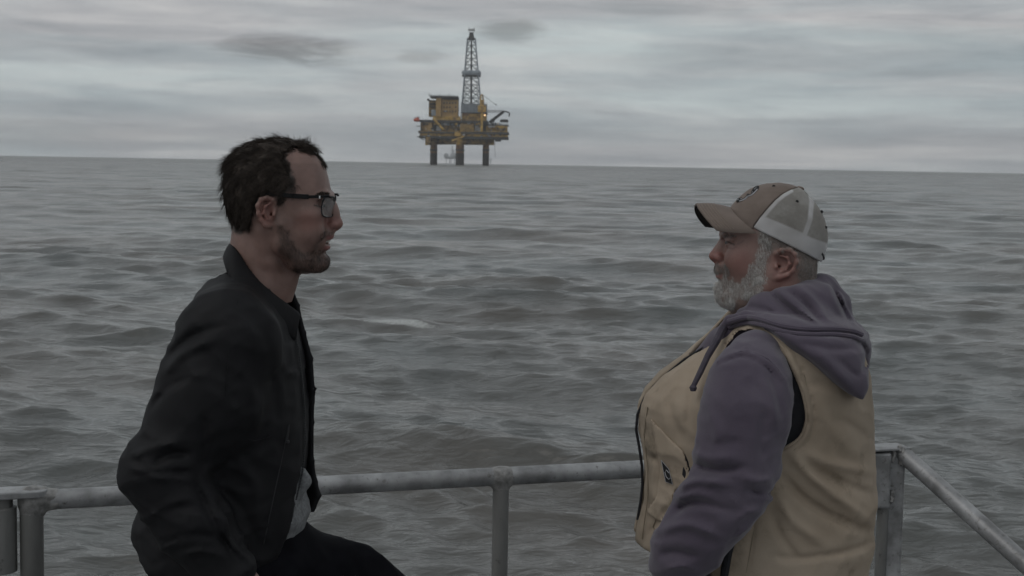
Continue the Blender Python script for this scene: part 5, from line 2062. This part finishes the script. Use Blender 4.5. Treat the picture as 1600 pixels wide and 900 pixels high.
    def f_white(X, Y, Z):
        x, y = co(X, Y, Z)
        d = poly_sd(x, y, edge, closed=False)
        ue = [(470, 270), (560, 308), (660, 352), (720, 384), (800, 412)]
        xs, ys = zip(*ue)
        m1 = np.clip(.5 + (y - np.interp(x, xs, ys) - 2) / 7, 0, 1)
        strip = np.clip(.5 + (13 - poly_sd(x, y, [(712, 130), (722, 190), (712, 290), (682, 372)], closed=False)) / 7, 0, 1)
        piping = np.clip(.5 + (9 - poly_sd(x, y, [(420, 322), (455, 280), (495, 232), (535, 188), (575, 155), (612, 134)], closed=False)) / 7, 0, 1)
        return np.maximum(np.maximum(m1, strip), piping) * (.85 + .3 * vnoise(X * 60, Y * 60, Z * 60))
    _, FV, _ = crown(front, 'front_panel', cb)
    _, BkV, _ = crown(back, 'mesh_back', cm, attrs={'white': f_white})

    def rs(Vx, x, y, off=.0006):
        return surf(Vx, 1060 + x / 3.4625, 260 + y / 3.4625, off, rad=2.2)
    b = MB()
    b.tube([rs(BkV, x + 4, y, .0003) for x, y in seam[:-1]], .0011, 6)
    b.tube([rs(BkV, x, y - 3, .0002) for x, y in edge[:-1]], .0012, 6)
    b.build('seam_piping', cb, cap, smooth=True)
    b = MB()
    for (x, y, Vx) in ((642, 190, BkV), (775, 245, BkV), (797, 330, BkV), (516, 108, FV)):
        p_ = rs(Vx, x, y, .0004)
        if p_ is not None:
            b.tube([p_ + [0, -.0006, 0], p_ + [0, .0012, 0]], .0030, 10)
    b.build('eyelets', bk, cap, smooth=True)
    q = Vol(r1(630, 130, -.02), r1(700, 90, .02), .0014) if False else Vol((r1(630, 0)[0], DR - .014, r1(0, 132)[2]), (r1(700, 0)[0], DR + .014, r1(0, 98)[2]), .0012)
    q.ell(r1(662, 117), (.0075, .0075, .0032), rot=Matrix.Rotation(.35, 3, 'Y'))
    q.build('button', cb, cap)
    b = MB()
    c_ = r1(772, 492, .010)
    b.tube([r1(770, 470, .045), r1(782, 488, .03), r1(784, 498, .0), r1(782, 488, -.03), r1(770, 470, -.045)], .0035, 6)
    b.build('strap', bk, cap, smooth=True)
    # embroidered emblem on the front: looping white letter shape outlined in black
    def front_pt(x, y, off):
        """point of the front panel at study height y, lateral w given through x"""
        return None
    loops = [[(428, 108), (424, 122), (408, 140), (392, 152), (378, 158), (374, 150)], [(428, 108), (416, 112), (404, 124), (398, 138)], [(374, 158), (360, 172), (345, 180), (330, 184), (318, 186), (322, 176), (338, 172)]]
    for (rr, mat, off, nm) in ((.0028, bk, .0002, 'emblem_outline'), (.0014, wt, .0022, 'emblem')):
        b = MB()
        for lp_ in loops:
            pts = [rs(FV, x + 2, y + 3, off) for x, y in lp_]
            pts = [p_ for p_ in pts if p_ is not None]
            if len(pts) > 1:
                b.tube(pts, rr, 6)
        b.build(nm, mat, cap, smooth=True)
    # brim
    ns, nt = 40, 18
    top, bot = [], []
    for i in range(ns + 1):
        sg = -1 + 2 * i / ns
        a = abs(sg)
        w = .080 * math.sin(sg * math.pi / 2 * .98)
        for j in range(nt + 1):
            k_ = j / nt
            xb = 285 + (420 - 285) * a ** 2.2
            xf = 97 + (205 - 97) * a ** 1.7
            x = xb + (xf - xb) * k_
            drop = 138 * a ** 1.6
            yb = 222 + drop - 6 * a
            yf = 206 + drop * (1.06 - .10 * k_) - 6 * (1 - a)
            y = yb + (yf - yb) * k_ - 10 * math.sin(k_ * math.pi) * (1 - a)
            y += 14 * k_ * k_ * a * (1 - a) * 4 * .6
            top.append(r1(x, y, -w))
            bot.append(r1(x + 1, y + 10, -w * .99))
    W_ = nt + 1
    F1 = []
    for i in range(ns):
        for j in range(nt):
            F1.append((i * W_ + j, i * W_ + j + 1, (i + 1) * W_ + j + 1, (i + 1) * W_ + j))
    nb = len(top)
    F2 = [tuple(nb + k_ for k_ in f[::-1]) for f in F1]
    F3 = [(i * W_ + nt, nb + i * W_ + nt, nb + (i + 1) * W_ + nt, (i + 1) * W_ + nt) for i in range(ns)]
    F3 += [(j, nb + j, nb + j + 1, j + 1) for j in range(nt)] + [(ns * W_ + j + 1, nb + ns * W_ + j + 1, nb + ns * W_ + j, ns * W_ + j) for j in range(nt)]
    F3 += [((i + 1) * W_, nb + (i + 1) * W_, nb + i * W_, i * W_) for i in range(ns)]
    bo = mesh_obj('brim', top + bot, F1 + F2 + F3, [cb, material('brim_underside', (0.02, 0.018, 0.018), (0.03, 0.027, 0.026), scale=60, rough=.9)], cap, smooth=True)
    for i_ in range(len(F1), len(F1) + len(F2)):  # underside faces take the near-black material
        bo.data.polygons[i_].material_index = 1
    bm = bmesh.new()
    bm.from_mesh(bo.data)
    bmesh.ops.recalc_face_normals(bm, faces=bm.faces)
    bm.to_mesh(bo.data)
    bm.free()
    bo.data.set_sharp_from_angle(angle=math.radians(50))
    b = MB()
    for j in (17, 15.4, 13.8, 12.2, 10.6, 9.0):
        j0 = int(j)
        f_ = j - j0
        b.tube([top[i * W_ + j0] * (1 - f_) + top[i * W_ + min(j0 + 1, nt)] * f_ + [0, 0, .0003] for i in range(1, ns)], .00045, 4)
    b.build('brim_stitching', material('tan_thread', (0.24, 0.19, 0.15), rough=.8), cap, smooth=True)

    # ---------------- hoodie: torso, sleeves, hood
    hm = material('faded_purple_fleece', (0.073, 0.059, 0.082), (0.106, 0.089, 0.115), scale=5, rough=.95, spec=.15, bump=.35, bscale=330, bdist=.0012, c3=(0.128, 0.100, 0.104), c3scale=5.5, c3range=(.60, .78), sheen=.25)
    LO, HI = (rp(975, 960)[0] - .03, DR - .36, rp(1200, 985)[2]), (rp(1390, 600)[0] + .04, DR + .34, rp(1200, 425)[2])
    H = .0050
    v = Vol(LO, HI, H)
    rows = []
    for (vv, f, b_, w) in [(488, 1175, 1290, .07), (505, 1150, 1310, .12), (530, 1124, 1335, .165), (560, 1093, 1342, .192), (600, 1058, 1344, .202), (640, 1045, 1345, .208), (700, 1042, 1344, .205), (800, 1050, 1338, .200), (870, 1060, 1332, .198), (935, 1060, 1325, .19)]:
        rows.append((rp(1200, vv)[2], rp(f, vv)[0], rp(b_, vv)[0], DR - w, DR + w))
    v.loft(rows, n=2.1)
    arm = [(1182, 560, .165, .055), (1172, 600, .212, .070), (1165, 645, .232, .0765), (1153, 700, .245, .071), (1150, 742, .250, .067)]
    fore = [(1150, 742, .250, .067), (1122, 790, .255, .061), (1090, 832, .245, .057), (1064, 866, .232, .052), (1057, 886, .224, .043)]
    for ch in (arm, fore):
        v.chain([rp(a, b_, w) for a, b_, w, r in ch], [r for *_, r in ch], k=.03)
    v.chain([rp(1150, 530, .06), rp(1135, 545, .0), rp(1100, 575, 0)], [.04, .04, .035], k=.03)
    # the far arm hangs close behind the body
    v.chain([rp(1235, 580, -.17), rp(1245, 700, -.205), rp(1240, 800, -.21), rp(1215, 935, -.20)], [.062, .066, .058, .045], k=.03)
    # creases of the bent sleeve and shoulder seam

    elz = rp(1150, 760)[2]

    def sl(X, Y, Z):
        near = np.clip((np.abs(Y - DR) - .15) / .05, 0, 1)
        el = np.exp(-((Z - elz) / .085) ** 2)
        low = np.clip((elz + .10 - Z) / .1, 0, 1)
        a = crease(X * 7 + Z * 5, Y * 6, Z * 17 - X * 10, 4)
        b_ = crease(X * 12 - 3, Y * 11, Z * 26 + X * 14 + 7, 3)
        c_ = crease(X * 9 + 2 * Z, Y * 7, Z * 5 + 3, 4)
        return .0022 * crease(X * 26 + Z * 9, Y * 20, Z * 34 - X * 12, 3) - .001 + near * (el * (.006 * a + .005 * b_) + low * (1 - el) * (.004 * a + .004 * b_) + (1 - low) * (.003 * c_ + .002 * b_)) - .003
    v.displace(sl)
    v.displace(fold_fn(DR, [
        ([(1121, 564), (1143, 553), (1165, 550), (1185, 556), (1203, 569), (1225, 592), (1238, 630)], .004, 3.5), ([(1121, 571), (1145, 560), (1165, 557), (1200, 577), (1220, 602)], -.004, 3),
        ([(1165, 550), (1168, 538), (1169, 524)], .003, 3), ([(1200, 575), (1216, 620), (1222, 665)], -.005, 7), ([(1186, 580), (1206, 625), (1214, 670)], .004, 7),
        ([(1086, 726), (1108, 733), (1130, 735), (1162, 730)], -.014, 7), ([(1080, 708), (1110, 716), (1150, 712)], .007, 8), ([(1058, 768), (1076, 756), (1100, 752), (1147, 758)], .012, 8),
        ([(1053, 802), (1072, 790), (1095, 786), (1142, 798)], -.013, 7), ([(1055, 780), (1085, 772), (1115, 776)], .005, 6), ([(1030, 832), (1056, 822), (1085, 822), (1128, 842)], .012, 9),
        ([(1030, 870), (1053, 862), (1095, 872)], -.010, 7), ([(1150, 812), (1170, 800), (1190, 796)], .006, 7), ([(1203, 741), (1213, 762), (1196, 779)], -.006, 7),
        ([(1160, 745), (1190, 752), (1214, 745)], .009, 8), ([(1168, 764), (1190, 772), (1208, 768)], -.008, 5), ([(1125, 852), (1145, 838), (1158, 822)], -.006, 6), ([(1100, 690), (1130, 694), (1160, 688)], -.004, 9),
        ([(1040, 890), (1062, 884), (1092, 892)], .007, 6), ([(1110, 640), (1120, 672), (1118, 700)], .004, 9), ([(1195, 640), (1190, 690), (1196, 720)], -.004, 8)]))
    hd, SV, SF = v.build('hoodie', hm, t)
    b = MB()
    for pts in ([(1121, 566), (1136, 556), (1158, 549), (1180, 552), (1200, 561), (1216, 578), (1228, 600)],):
        pp = [surf(SV, a, b_, -.0004) for a, b_ in pts]
        b.tube(pp, .0016, 6)
    b.build('shoulder_seam', hm, hd, smooth=True)
    # ---------------- vest
    vm = material('tan_duck_canvas', (0.318, 0.254, 0.192), (0.408, 0.334, 0.262), scale=5, rough=.9, spec=.2, bump=.35, bscale=260, bdist=.0010, c3=(0.155, 0.125, 0.088), c3scale=9, c3range=(.56, .74),
                  attr=(('dirt', (0.10, 0.082, 0.060)),))
    lin = material('black_quilted_lining', (0.008, 0.008, 0.011), (0.014, 0.014, 0.018), scale=40, rough=.8)
    vrows = []
    for (vv, f, b_, w) in [(476, 1185, 1235, .06), (483, 1162, 1260, .13), (493, 1140, 1290, .175), (508, 1124, 1318, .198), (528, 1106, 1338, .212), (560, 1070, 1350, .222), (590, 1032, 1355, .230), (615, 1008, 1357, .232), (645, 998, 1359, .232), (680, 999, 1360, .230),
                           (710, 1004, 1361, .230), (740, 1006, 1362, .230), (780, 1002, 1361, .230), (820, 993, 1358, .228), (853, 987, 1355, .226), (900, 988, 1348, .222), (960, 1000, 1340, .220)]:
        vrows.append((rp(1200, vv)[2], rp(f, vv)[0], rp(b_, vv)[0], DR - w, DR + w))
    arms_hole = [(1132, 576), (1152, 545), (1167, 528), (1184, 522), (1205, 529), (1228, 560), (1250, 612), (1257, 650), (1247, 680), (1222, 698), (1170, 700), (1112, 690), (1102, 650), (1114, 612)]

    def vfold(X, Y, Z):
        # broad drag folds running from the armhole down to the small of the back
        side = np.clip((X - rp(1180, 700)[0]) * 6, 0, 1) * np.clip((rp(1200, 640)[2] - Z) * 6, 0, 1)
        a = crease(X * 3.2 + Z * 2, Y * 3, Z * 8.5 + X * 3.4 + 2.2, 3)
        b_ = crease(X * 7 - Z * 6, Y * 5, Z * 12 + 1, 3)
        frontm = np.clip((rp(1110, 700)[0] - X) * 8, 0, 1)
        c_ = crease(X * 12, Y * 10 + Z * 3, Z * 6 + 4, 3)
        return -(side * (.005 * a + .003 * b_) + frontm * (.004 * c_ + .003 * b_) + .002 * b_ + .0024 * crease(X * 24 - Z * 9, Y * 18, Z * 30 + X * 12, 3)) + .004 - VF_(X + 0 * Y + 0 * Z, Y + 0 * X + 0 * Z, Z + 0 * X + 0 * Y)

    VF_ = fold_fn(DR, [
        ([(1212, 508), (1238, 545), (1263, 605), (1272, 652), (1262, 692), (1234, 714)], -.0045, 3), ([(1206, 516), (1232, 550), (1256, 608), (1264, 652), (1255, 686), (1228, 706)], .003, 5),
        ([(1236, 706), (1262, 738), (1300, 770), (1357, 812)], .012, 10), ([(1221, 741), (1255, 778), (1300, 806), (1361, 832)], -.011, 9), ([(1249, 704), (1290, 722), (1330, 732), (1366, 738)], .007, 9),
        ([(1262, 728), (1310, 752), (1362, 772)], -.007, 8), ([(1215, 775), (1240, 815), (1290, 850)], .009, 10), ([(1205, 800), (1225, 845), (1250, 872)], -.007, 7), ([(1366, 846), (1320, 862), (1250, 872), (1200, 868)], -.007, 6),
        ([(1180, 800), (1176, 840), (1168, 895)], -.004, 4), ([(1086, 536), (1060, 590), (1024, 636)], .007, 9), ([(1095, 562), (1080, 610), (1074, 676)], -.008, 7), ([(1112, 545), (1096, 590), (1088, 640)], .006, 6),
        ([(1040, 610), (1050, 650), (1068, 690)], -.005, 8), ([(1012, 690), (1022, 740), (1018, 800)], .005, 7), ([(1045, 790), (1030, 815), (1010, 840)], -.006, 7), ([(1003, 700), (1016, 715), (1030, 718)], -.006, 6),
        ([(1280, 620), (1310, 680), (1350, 720)], .006, 14), ([(1262, 600), (1300, 600), (1345, 630)], -.003, 10), ([(1300, 655), (1330, 665), (1362, 690)], -.005, 9)])

    def vest_vol(grow, inner, h=.0044):
        q = Vol(LO, HI, h)
        q.loft(vrows, n=2.2, grow=grow, fold=vfold, zcap=False)
        if inner is not None:
            q.loft(vrows, n=2.2, grow=inner, fold=vfold, zcap=False, mode='sub')
        return q

    def prism(poly, ymax):
        """photo outline carried through the near side of the vest, at the vest's own side distance"""
        P_ = [pt(a, b_, DR - .20) for a, b_ in poly]
        xs = [(p_[0], p_[2]) for p_ in P_]

        def fn(X, Y, Z):
            d = poly_sd((X + 0 * Z)[:, 0, :], (Z + 0 * X)[:, 0, :], xs)[:, None, :]
            return np.maximum(d, Y - ymax)
        return fn

    def mirror(fn):
        return lambda X, Y, Z: fn(X, 2 * DR - Y, Z)
    q = vest_vol(0, -.017)
    for fn in (prism(arms_hole, DR - .07), mirror(prism(arms_hole, DR - .07))):
        q.op(fn, q.lo, q.lo + 3, .004, 'sub', pad=0)
    # neck opening, front opening, hem
    q.chain([rp(1190, 430), rp(1205, 488)], [.11, .075], k=.006, mode='sub')
    q.chain([rp(1180, 440), rp(1140, 530), rp(1105, 560)], [.11, .075, .035], k=.006, mode='sub')
    fx = rp(1075, 600)[0]

    def slit(X, Y, Z):
        gap = .012 + .02 * np.clip((rp(1100, 640)[2] - Z) / .35, 0, 1)
        return np.maximum(np.maximum(np.abs(Y - DR) - gap, X - fx), Z - rp(1200, 552)[2])
    q.op(slit, q.lo, q.lo + 3, .003, 'sub', pad=0)
    q.op(prism([(900, 884), (1098, 884), (1112, 900), (1128, 1100), (900, 1100)], 9), q.lo, q.lo + 3, .003, 'sub', pad=0)
    q.op(lambda X, Y, Z: Z - rp(1200, 958)[2] + 0 * X + 0 * Y, q.lo, q.lo + 3, .003, 'sub', pad=0)

    def f_dirt(X, Y, Z):
        z0 = rp(1000, 853)[2]
        a = np.clip(1 - (Z - z0) / .14, 0, 1) * np.clip((rp(1110, 800)[0] - X) * 20, 0, 1)
        return np.clip(a * (.55 + .6 * vnoise(X * 28, Y * 28, Z * 28)) + .35 * np.clip(vnoise(X * 9, Y * 9, Z * 9) + .1, 0, 1), 0, 1) * .8
    ve, VV, VF = q.build('vest', vm, t, smoothit=1, attrs={'dirt': f_dirt})
    # hood lying on the shoulders
    q = Vol((rp(1115, 500)[0], DR - .31, rp(1200, 660)[2]), (rp(1395, 500)[0], DR + .31, rp(1200, 420)[2]), .0038)
    for sg in (1, -1):
        q.chain([rp(1160, 503, .055 * sg), rp(1200, 489, .085 * sg), rp(1245, 482, .095 * sg), rp(1285, 478, .070 * sg), rp(1302, 480, .0)], [.020, .034, .036, .034, .030], k=.03)
        q.chain([rp(1202, 499, .142 * sg), rp(1255, 522, .178 * sg), rp(1300, 560, .165 * sg), rp(1333, 598, .10 * sg)], [.014, .024, .028, .020], k=.03)
        q.chain([rp(1215, 495, .10 * sg), rp(1270, 520, .12 * sg), rp(1310, 555, .10 * sg), rp(1330, 590, .04 * sg)], [.025, .040, .040, .028], k=.03)
        q.chain([rp(1285, 498, .05 * sg), rp(1322, 528, .045 * sg), rp(1338, 548, .0)], [.032, .024, .018], k=.03)
        q.chain([rp(1262, 450, .055 * sg), rp(1283, 445, .02 * sg), rp(1290, 448, 0)], [.014, .014, .016], k=.03)
    q.chain([rp(1328, 560, 0), rp(1334, 600, 0)], [.026, .020], k=.03)
    q.ell(rp(1290, 535, 0), (.075, .12, .06), k=.03)
    # the bag of the hood, draped over the back of the vest
    bag = [(1186, 500), (1196, 509), (1225, 529), (1250, 548), (1273, 567), (1300, 592), (1325, 612), (1346, 622), (1361, 606), (1364, 570), (1364, 540), (1354, 517), (1331, 491), (1300, 468), (1250, 466), (1200, 478)]
    q2 = Vol(q.lo, q.lo + q.h * 2, q.h)
    q2.ax, q2.f = q.ax, np.full(q.f.shape, .3, dtype=np.float32)
    q2.loft(vrows, n=2.2, grow=.034, zcap=True)
    q2.op(prism(bag, DR + .06), q2.lo, q2.lo + 3, .022, 'int', pad=0)
    hh = np.clip(.5 + .5 * (q2.f - q.f) / .03, 0, 1)
    q.f = (q2.f + (q.f - q2.f) * hh - .03 * hh * (1 - hh)).astype(np.float32)
    # throat opening
    q.chain([r1(440, 690), r1(540, 560)], [.055, .073], k=.006, mode='sub')

    def hf(X, Y, Z):
        a = crease((X * .8 + Z) * 9, Y * 9, (Z * .75 - X) * 4 + 3, 4)
        b_ = crease((X * .8 + Z) * 20 + 3, Y * 16, (Z - X) * 6, 3)
        return .004 * a + .003 * b_ - .003
    q.displace(hf)
    # rolled hem of the hood opening
    hem = [(1128, 514, .075), (1140, 500, .085), (1165, 494, .108), (1190, 497, .127), (1222, 508, .140), (1260, 513, .138), (1300, 513, .108), (1330, 516, .070), (1352, 524, .015)]
    for sg in (1, -1):
        q.chain([rp(a, b_, w * sg) for a, b_, w in hem], [.008, .009, .010, .0095, .009, .009, .009, .008, .008], k=.006)
    q.displace(fold_fn(DR, [
        ([(1202, 456), (1222, 474), (1248, 494), (1275, 507)], -.009, 5), ([(1212, 452), (1236, 472), (1262, 492), (1282, 505)], .006, 5), ([(1231, 452), (1258, 476), (1286, 507)], -.008, 5),
        ([(1246, 448), (1272, 470), (1296, 505)], .005, 6), ([(1300, 448), (1316, 480), (1331, 508)], -.010, 5), ([(1322, 472), (1334, 490), (1342, 508)], -.007, 4),
        ([(1154, 509), (1195, 509), (1240, 519), (1286, 523), (1331, 524)], -.008, 4), ([(1338, 527), (1354, 552), (1347, 585)], -.008, 5), ([(1273, 545), (1300, 570), (1330, 604)], .006, 9),
        ([(1250, 535), (1300, 545), (1335, 545)], -.005, 6), ([(1165, 478), (1190, 482), (1215, 492)], -.005, 5), ([(1310, 560), (1330, 580), (1345, 590)], -.005, 5)]))
    # crossing seam at the back of the hood
    q.chain([rp(1283, 438, .02), rp(1306, 470, .03), rp(1325, 505, .035)], [.004, .004, .004], k=.006)
    q.chain([rp(1345, 530, .02), rp(1352, 560, .015), rp(1352, 600, .01)], [.005, .005, .004], k=.006)
    _, HV, _ = q.build('hood', hm, hd)
    for dy, rr in ((0, .0058), (8.5, .0046)):
        pp = [surf(HV, a, b_ + dy, .0005, 4) for a, b_ in spline([(1138, 503), (1165, 496), (1190, 499), (1222, 509), (1260, 514), (1300, 514), (1330, 517), (1346, 523)], 24)]
        b = MB()
        b.tube([p_ for p_ in pp if p_ is not None], rr, 8)
        b.build('hood_hem', hm, hd, smooth=True)
    ds = MB()
    drawn = [rp(1130, 512, .085), rp(1120, 532, .115), rp(1106, 556, .150), rp(1094, 582, .178)]
    ds.tube(drawn + [rp(1084, 602, .190)], [.0075, .0072, .0062, .0058, .0048], 8)
    ds.tube([rp(1084, 602, .190), rp(1083, 606, .192), rp(1083, 611, .192)], [.005, .0075, .005], 8)
    ds.build('drawstring', material('dark_purple_cord', (0.05, 0.042, 0.058), (0.07, 0.06, 0.075), scale=80, rough=.9), hd, smooth=True)

    # armhole binding, dark lining inside
    q = vest_vol(-.014, -.024, .0050)
    big = [(1192, 516), (1216, 528), (1240, 556), (1264, 606), (1272, 655), (1258, 700), (1225, 716), (1180, 712), (1190, 690), (1222, 660), (1222, 600)]
    small = [(1155, 540), (1180, 530), (1200, 545), (1218, 580), (1228, 620), (1232, 650), (1225, 668), (1205, 680), (1170, 680), (1135, 660), (1118, 620), (1130, 570)]
    fnb, fns = prism(big, DR - .09), prism(small, DR - .05)
    q.op(fnb, q.lo, q.lo + 3, 0, 'int', pad=0)
    q.op(fns, q.lo, q.lo + 3, .003, 'sub', pad=0)
    q.build('armhole_lining', lin, ve, smoothit=1)
    b = MB()
    loop = [surf(VV, a + (3.5 if a > 1170 else -3.5), b_ + (3 if b_ > 620 else (-3 if b_ < 560 else 0)), -.0006, 5) for a, b_ in spline(arms_hole[1:10], 26)]
    loop = [p_ for p_ in loop if p_ is not None]
    b.tube(loop, .0030, 8)
    b.build('armhole_binding', vm, ve, smooth=True)
    # stitched seams
    seamm = material('seam_canvas', (0.19, 0.155, 0.11), (0.25, 0.21, 0.15), scale=60, rough=.9)
    for pts in ([(1208, 504), (1236, 540), (1258, 590), (1266, 640), (1262, 682), (1240, 704)], [(1198, 740), (1186, 790), (1176, 840), (1166, 895)], [(1012, 636), (1006, 680), (1012, 730), (1012, 780), (1003, 842)],
                [(1022, 668), (1040, 684), (1070, 710)], [(1027, 676), (1034, 712), (1040, 748), (1034, 790), (1020, 824), (1028, 832), (1045, 830)]):
        pp = [surf(VV, a, b_, -.0004, 4) for a, b_ in pts]
        pp = [p_ for p_ in pp if p_ is not None]
        if len(pp) > 1:
            b = MB()
            b.tube(pp, .0011, 5)
            b.build('stitched_seam', seamm, ve, smooth=True)

    # pocket patch, its mouth's shade as a black piece, and the small woven label
    def patch(poly, g0, g1, name, mat, parent):
        q_ = vest_vol(g1, g0, .0036)
        q_.op(prism(poly, DR), q_.lo, q_.lo + 3, .002, 'int', pad=0)
        sub_, PV, _ = q_.build(name, mat, parent)
        return PV
    PV = patch([(1024, 668), (1070, 709), (1078, 735), (1088, 762), (1060, 775), (1045, 835), (1020, 826), (1034, 790), (1039, 748), (1030, 700)], -.002, .0045, 'pocket', vm, ve)

    def sewn(corners, name, mat, off):
        """a small flat piece lying on the cloth: outline sampled on the surface, given thickness"""
        P_ = [surf(PV, a, b_, off, 4) for a, b_ in corners]
        m_ = MB()
        m_.poly_prism(P_, (0, .0025, 0))
        m_.build(name, mat, ve)
    sewn([(1070, 709), (1082, 735), (1096, 766), (1078, 760), (1066, 742)], 'pocket_mouth_shade', lin, .003)  # black piece stands in for the shade inside the pocket
    sewn([(1033, 719), (1045, 733), (1051, 757), (1040, 753)], 'label', bk, .004)
    b = MB()
    for pts, r_ in (([(1033, 719), (1045, 733), (1051, 757), (1040, 753), (1033, 719)], .0005), ([(1045, 739), (1041, 734), (1039, 738), (1041, 745), (1045, 749), (1047, 747)], .0008)):
        pp = [surf(PV, a, b_, .0045, 4) for a, b_ in pts]
        b.tube([p_ for p_ in pp if p_ is not None], r_, 5)
    b.build('label_mark', wt, ve, smooth=True)
    # black zip tape on the front edge
    zt = [(1120, 533), (1096, 546), (1070, 562), (1046, 582), (1022, 604), (1008, 622), (997, 648), (995, 672), (1000, 700), (1004, 728), (1005, 756), (1002, 784), (997, 812)]
    for sg in (1, -1):
        b = MB()
        b.tube([rp(a - 1, b_, .016 * sg) for a, b_ in zt], .0027, 6)
        b.build('zip_tape', lin, ve, smooth=True)
    # ---------------- hands, trousers, boots
    A = np.array
    for sg in (1, -1):
        def m(u, v_, w):
            p_ = rp(u + (0 if sg > 0 else 165), v_ + (0 if sg > 0 else 40), w)
            return A([p_[0], DR + (p_[1] - DR) * sg, p_[2]])
        c_ = m(1045, 935, .205)
        q = Vol(c_ - [.09, .09, .11], c_ + [.09, .09, .11], .0028)
        q.chain([m(1058, 893, .222), m(1046, 915, .212)], [.033, .030], k=.01)
        q.ell(m(1045, 936, .205), (.033, .021, .042), k=.02)
        for du, dw in ((-20, .014), (-10, .006), (0, -.004), (10, -.014)):
            q.chain([m(1045 + du, 955, .20 + dw), m(1052 + du, 985, .192 + dw), m(1060 + du, 1003, .178 + dw)], [.0108, .0098, .0085], k=.003)
        q.chain([m(1036, 910, .228), m(1024, 930, .232), m(1022, 950, .228)], [.014, .0125, .0105], k=.006)
        q.build('hand', skin, t)
    pm = material('dark_work_trousers', (0.018, 0.018, 0.021), (0.03, 0.03, 0.034), scale=14, rough=.85, bump=.3, bscale=60, bdist=.002)
    fl = DECK_Z
    hx = rp(1195, 900)[0]
    top = rp(1200, 905)[2]
    q = Vol((hx - .25, DR - .26, fl + .03), (hx + .25, DR + .26, top + .02), .0065)
    q.loft([(top - .32, hx - .14, hx + .14, DR - .20, DR + .20), (top - .1, hx - .175, hx + .165, DR - .205, DR + .205), (top, hx - .17, hx + .16, DR - .2, DR + .2)], n=2.4)
    for sg in (1, -1):
        q.chain([A([hx, DR + .10 * sg, top - .2]), A([hx - .02, DR + .115 * sg, fl + .48]), A([hx + .01, DR + .125 * sg, fl + .10])], [.115, .085, .07], k=.04)
    q.displace(lambda X, Y, Z: .009 * crease(X * 8, Y * 8, Z * 12, 4) - .002)
    q.build('trousers', pm, t, smoothit=1)
    b = MB()
    b.tube([rp(1146, 838, .218), rp(1138, 862, .216), rp(1133, 890, .214), rp(1130, 915, .212)], [.007, .008, .008, .007], 8)
    b.build('black_strap', lin, t, smooth=True)
    bm_ = material('rubber_deck_boots', (0.03, 0.025, 0.02), (0.05, 0.04, 0.03), scale=20, rough=.5)
    for sg in (1, -1):
        fx_, fy = hx + .01, DR + .13 * sg
        q = Vol((fx_ - .26, fy - .08, fl - .01), (fx_ + .12, fy + .08, fl + .18), .005)
        q.chain([A([fx_ + .03, fy, fl + .05]), A([fx_ - .11, fy, fl + .048]), A([fx_ - .18, fy, fl + .038])], [.048, .047, .037], k=.02)
        q.cone(A([fx_, fy, fl + .06]), A([fx_, fy, fl + .16]), .058, .058, k=.02)
        q.build('boot', bm_, t)


build_right()
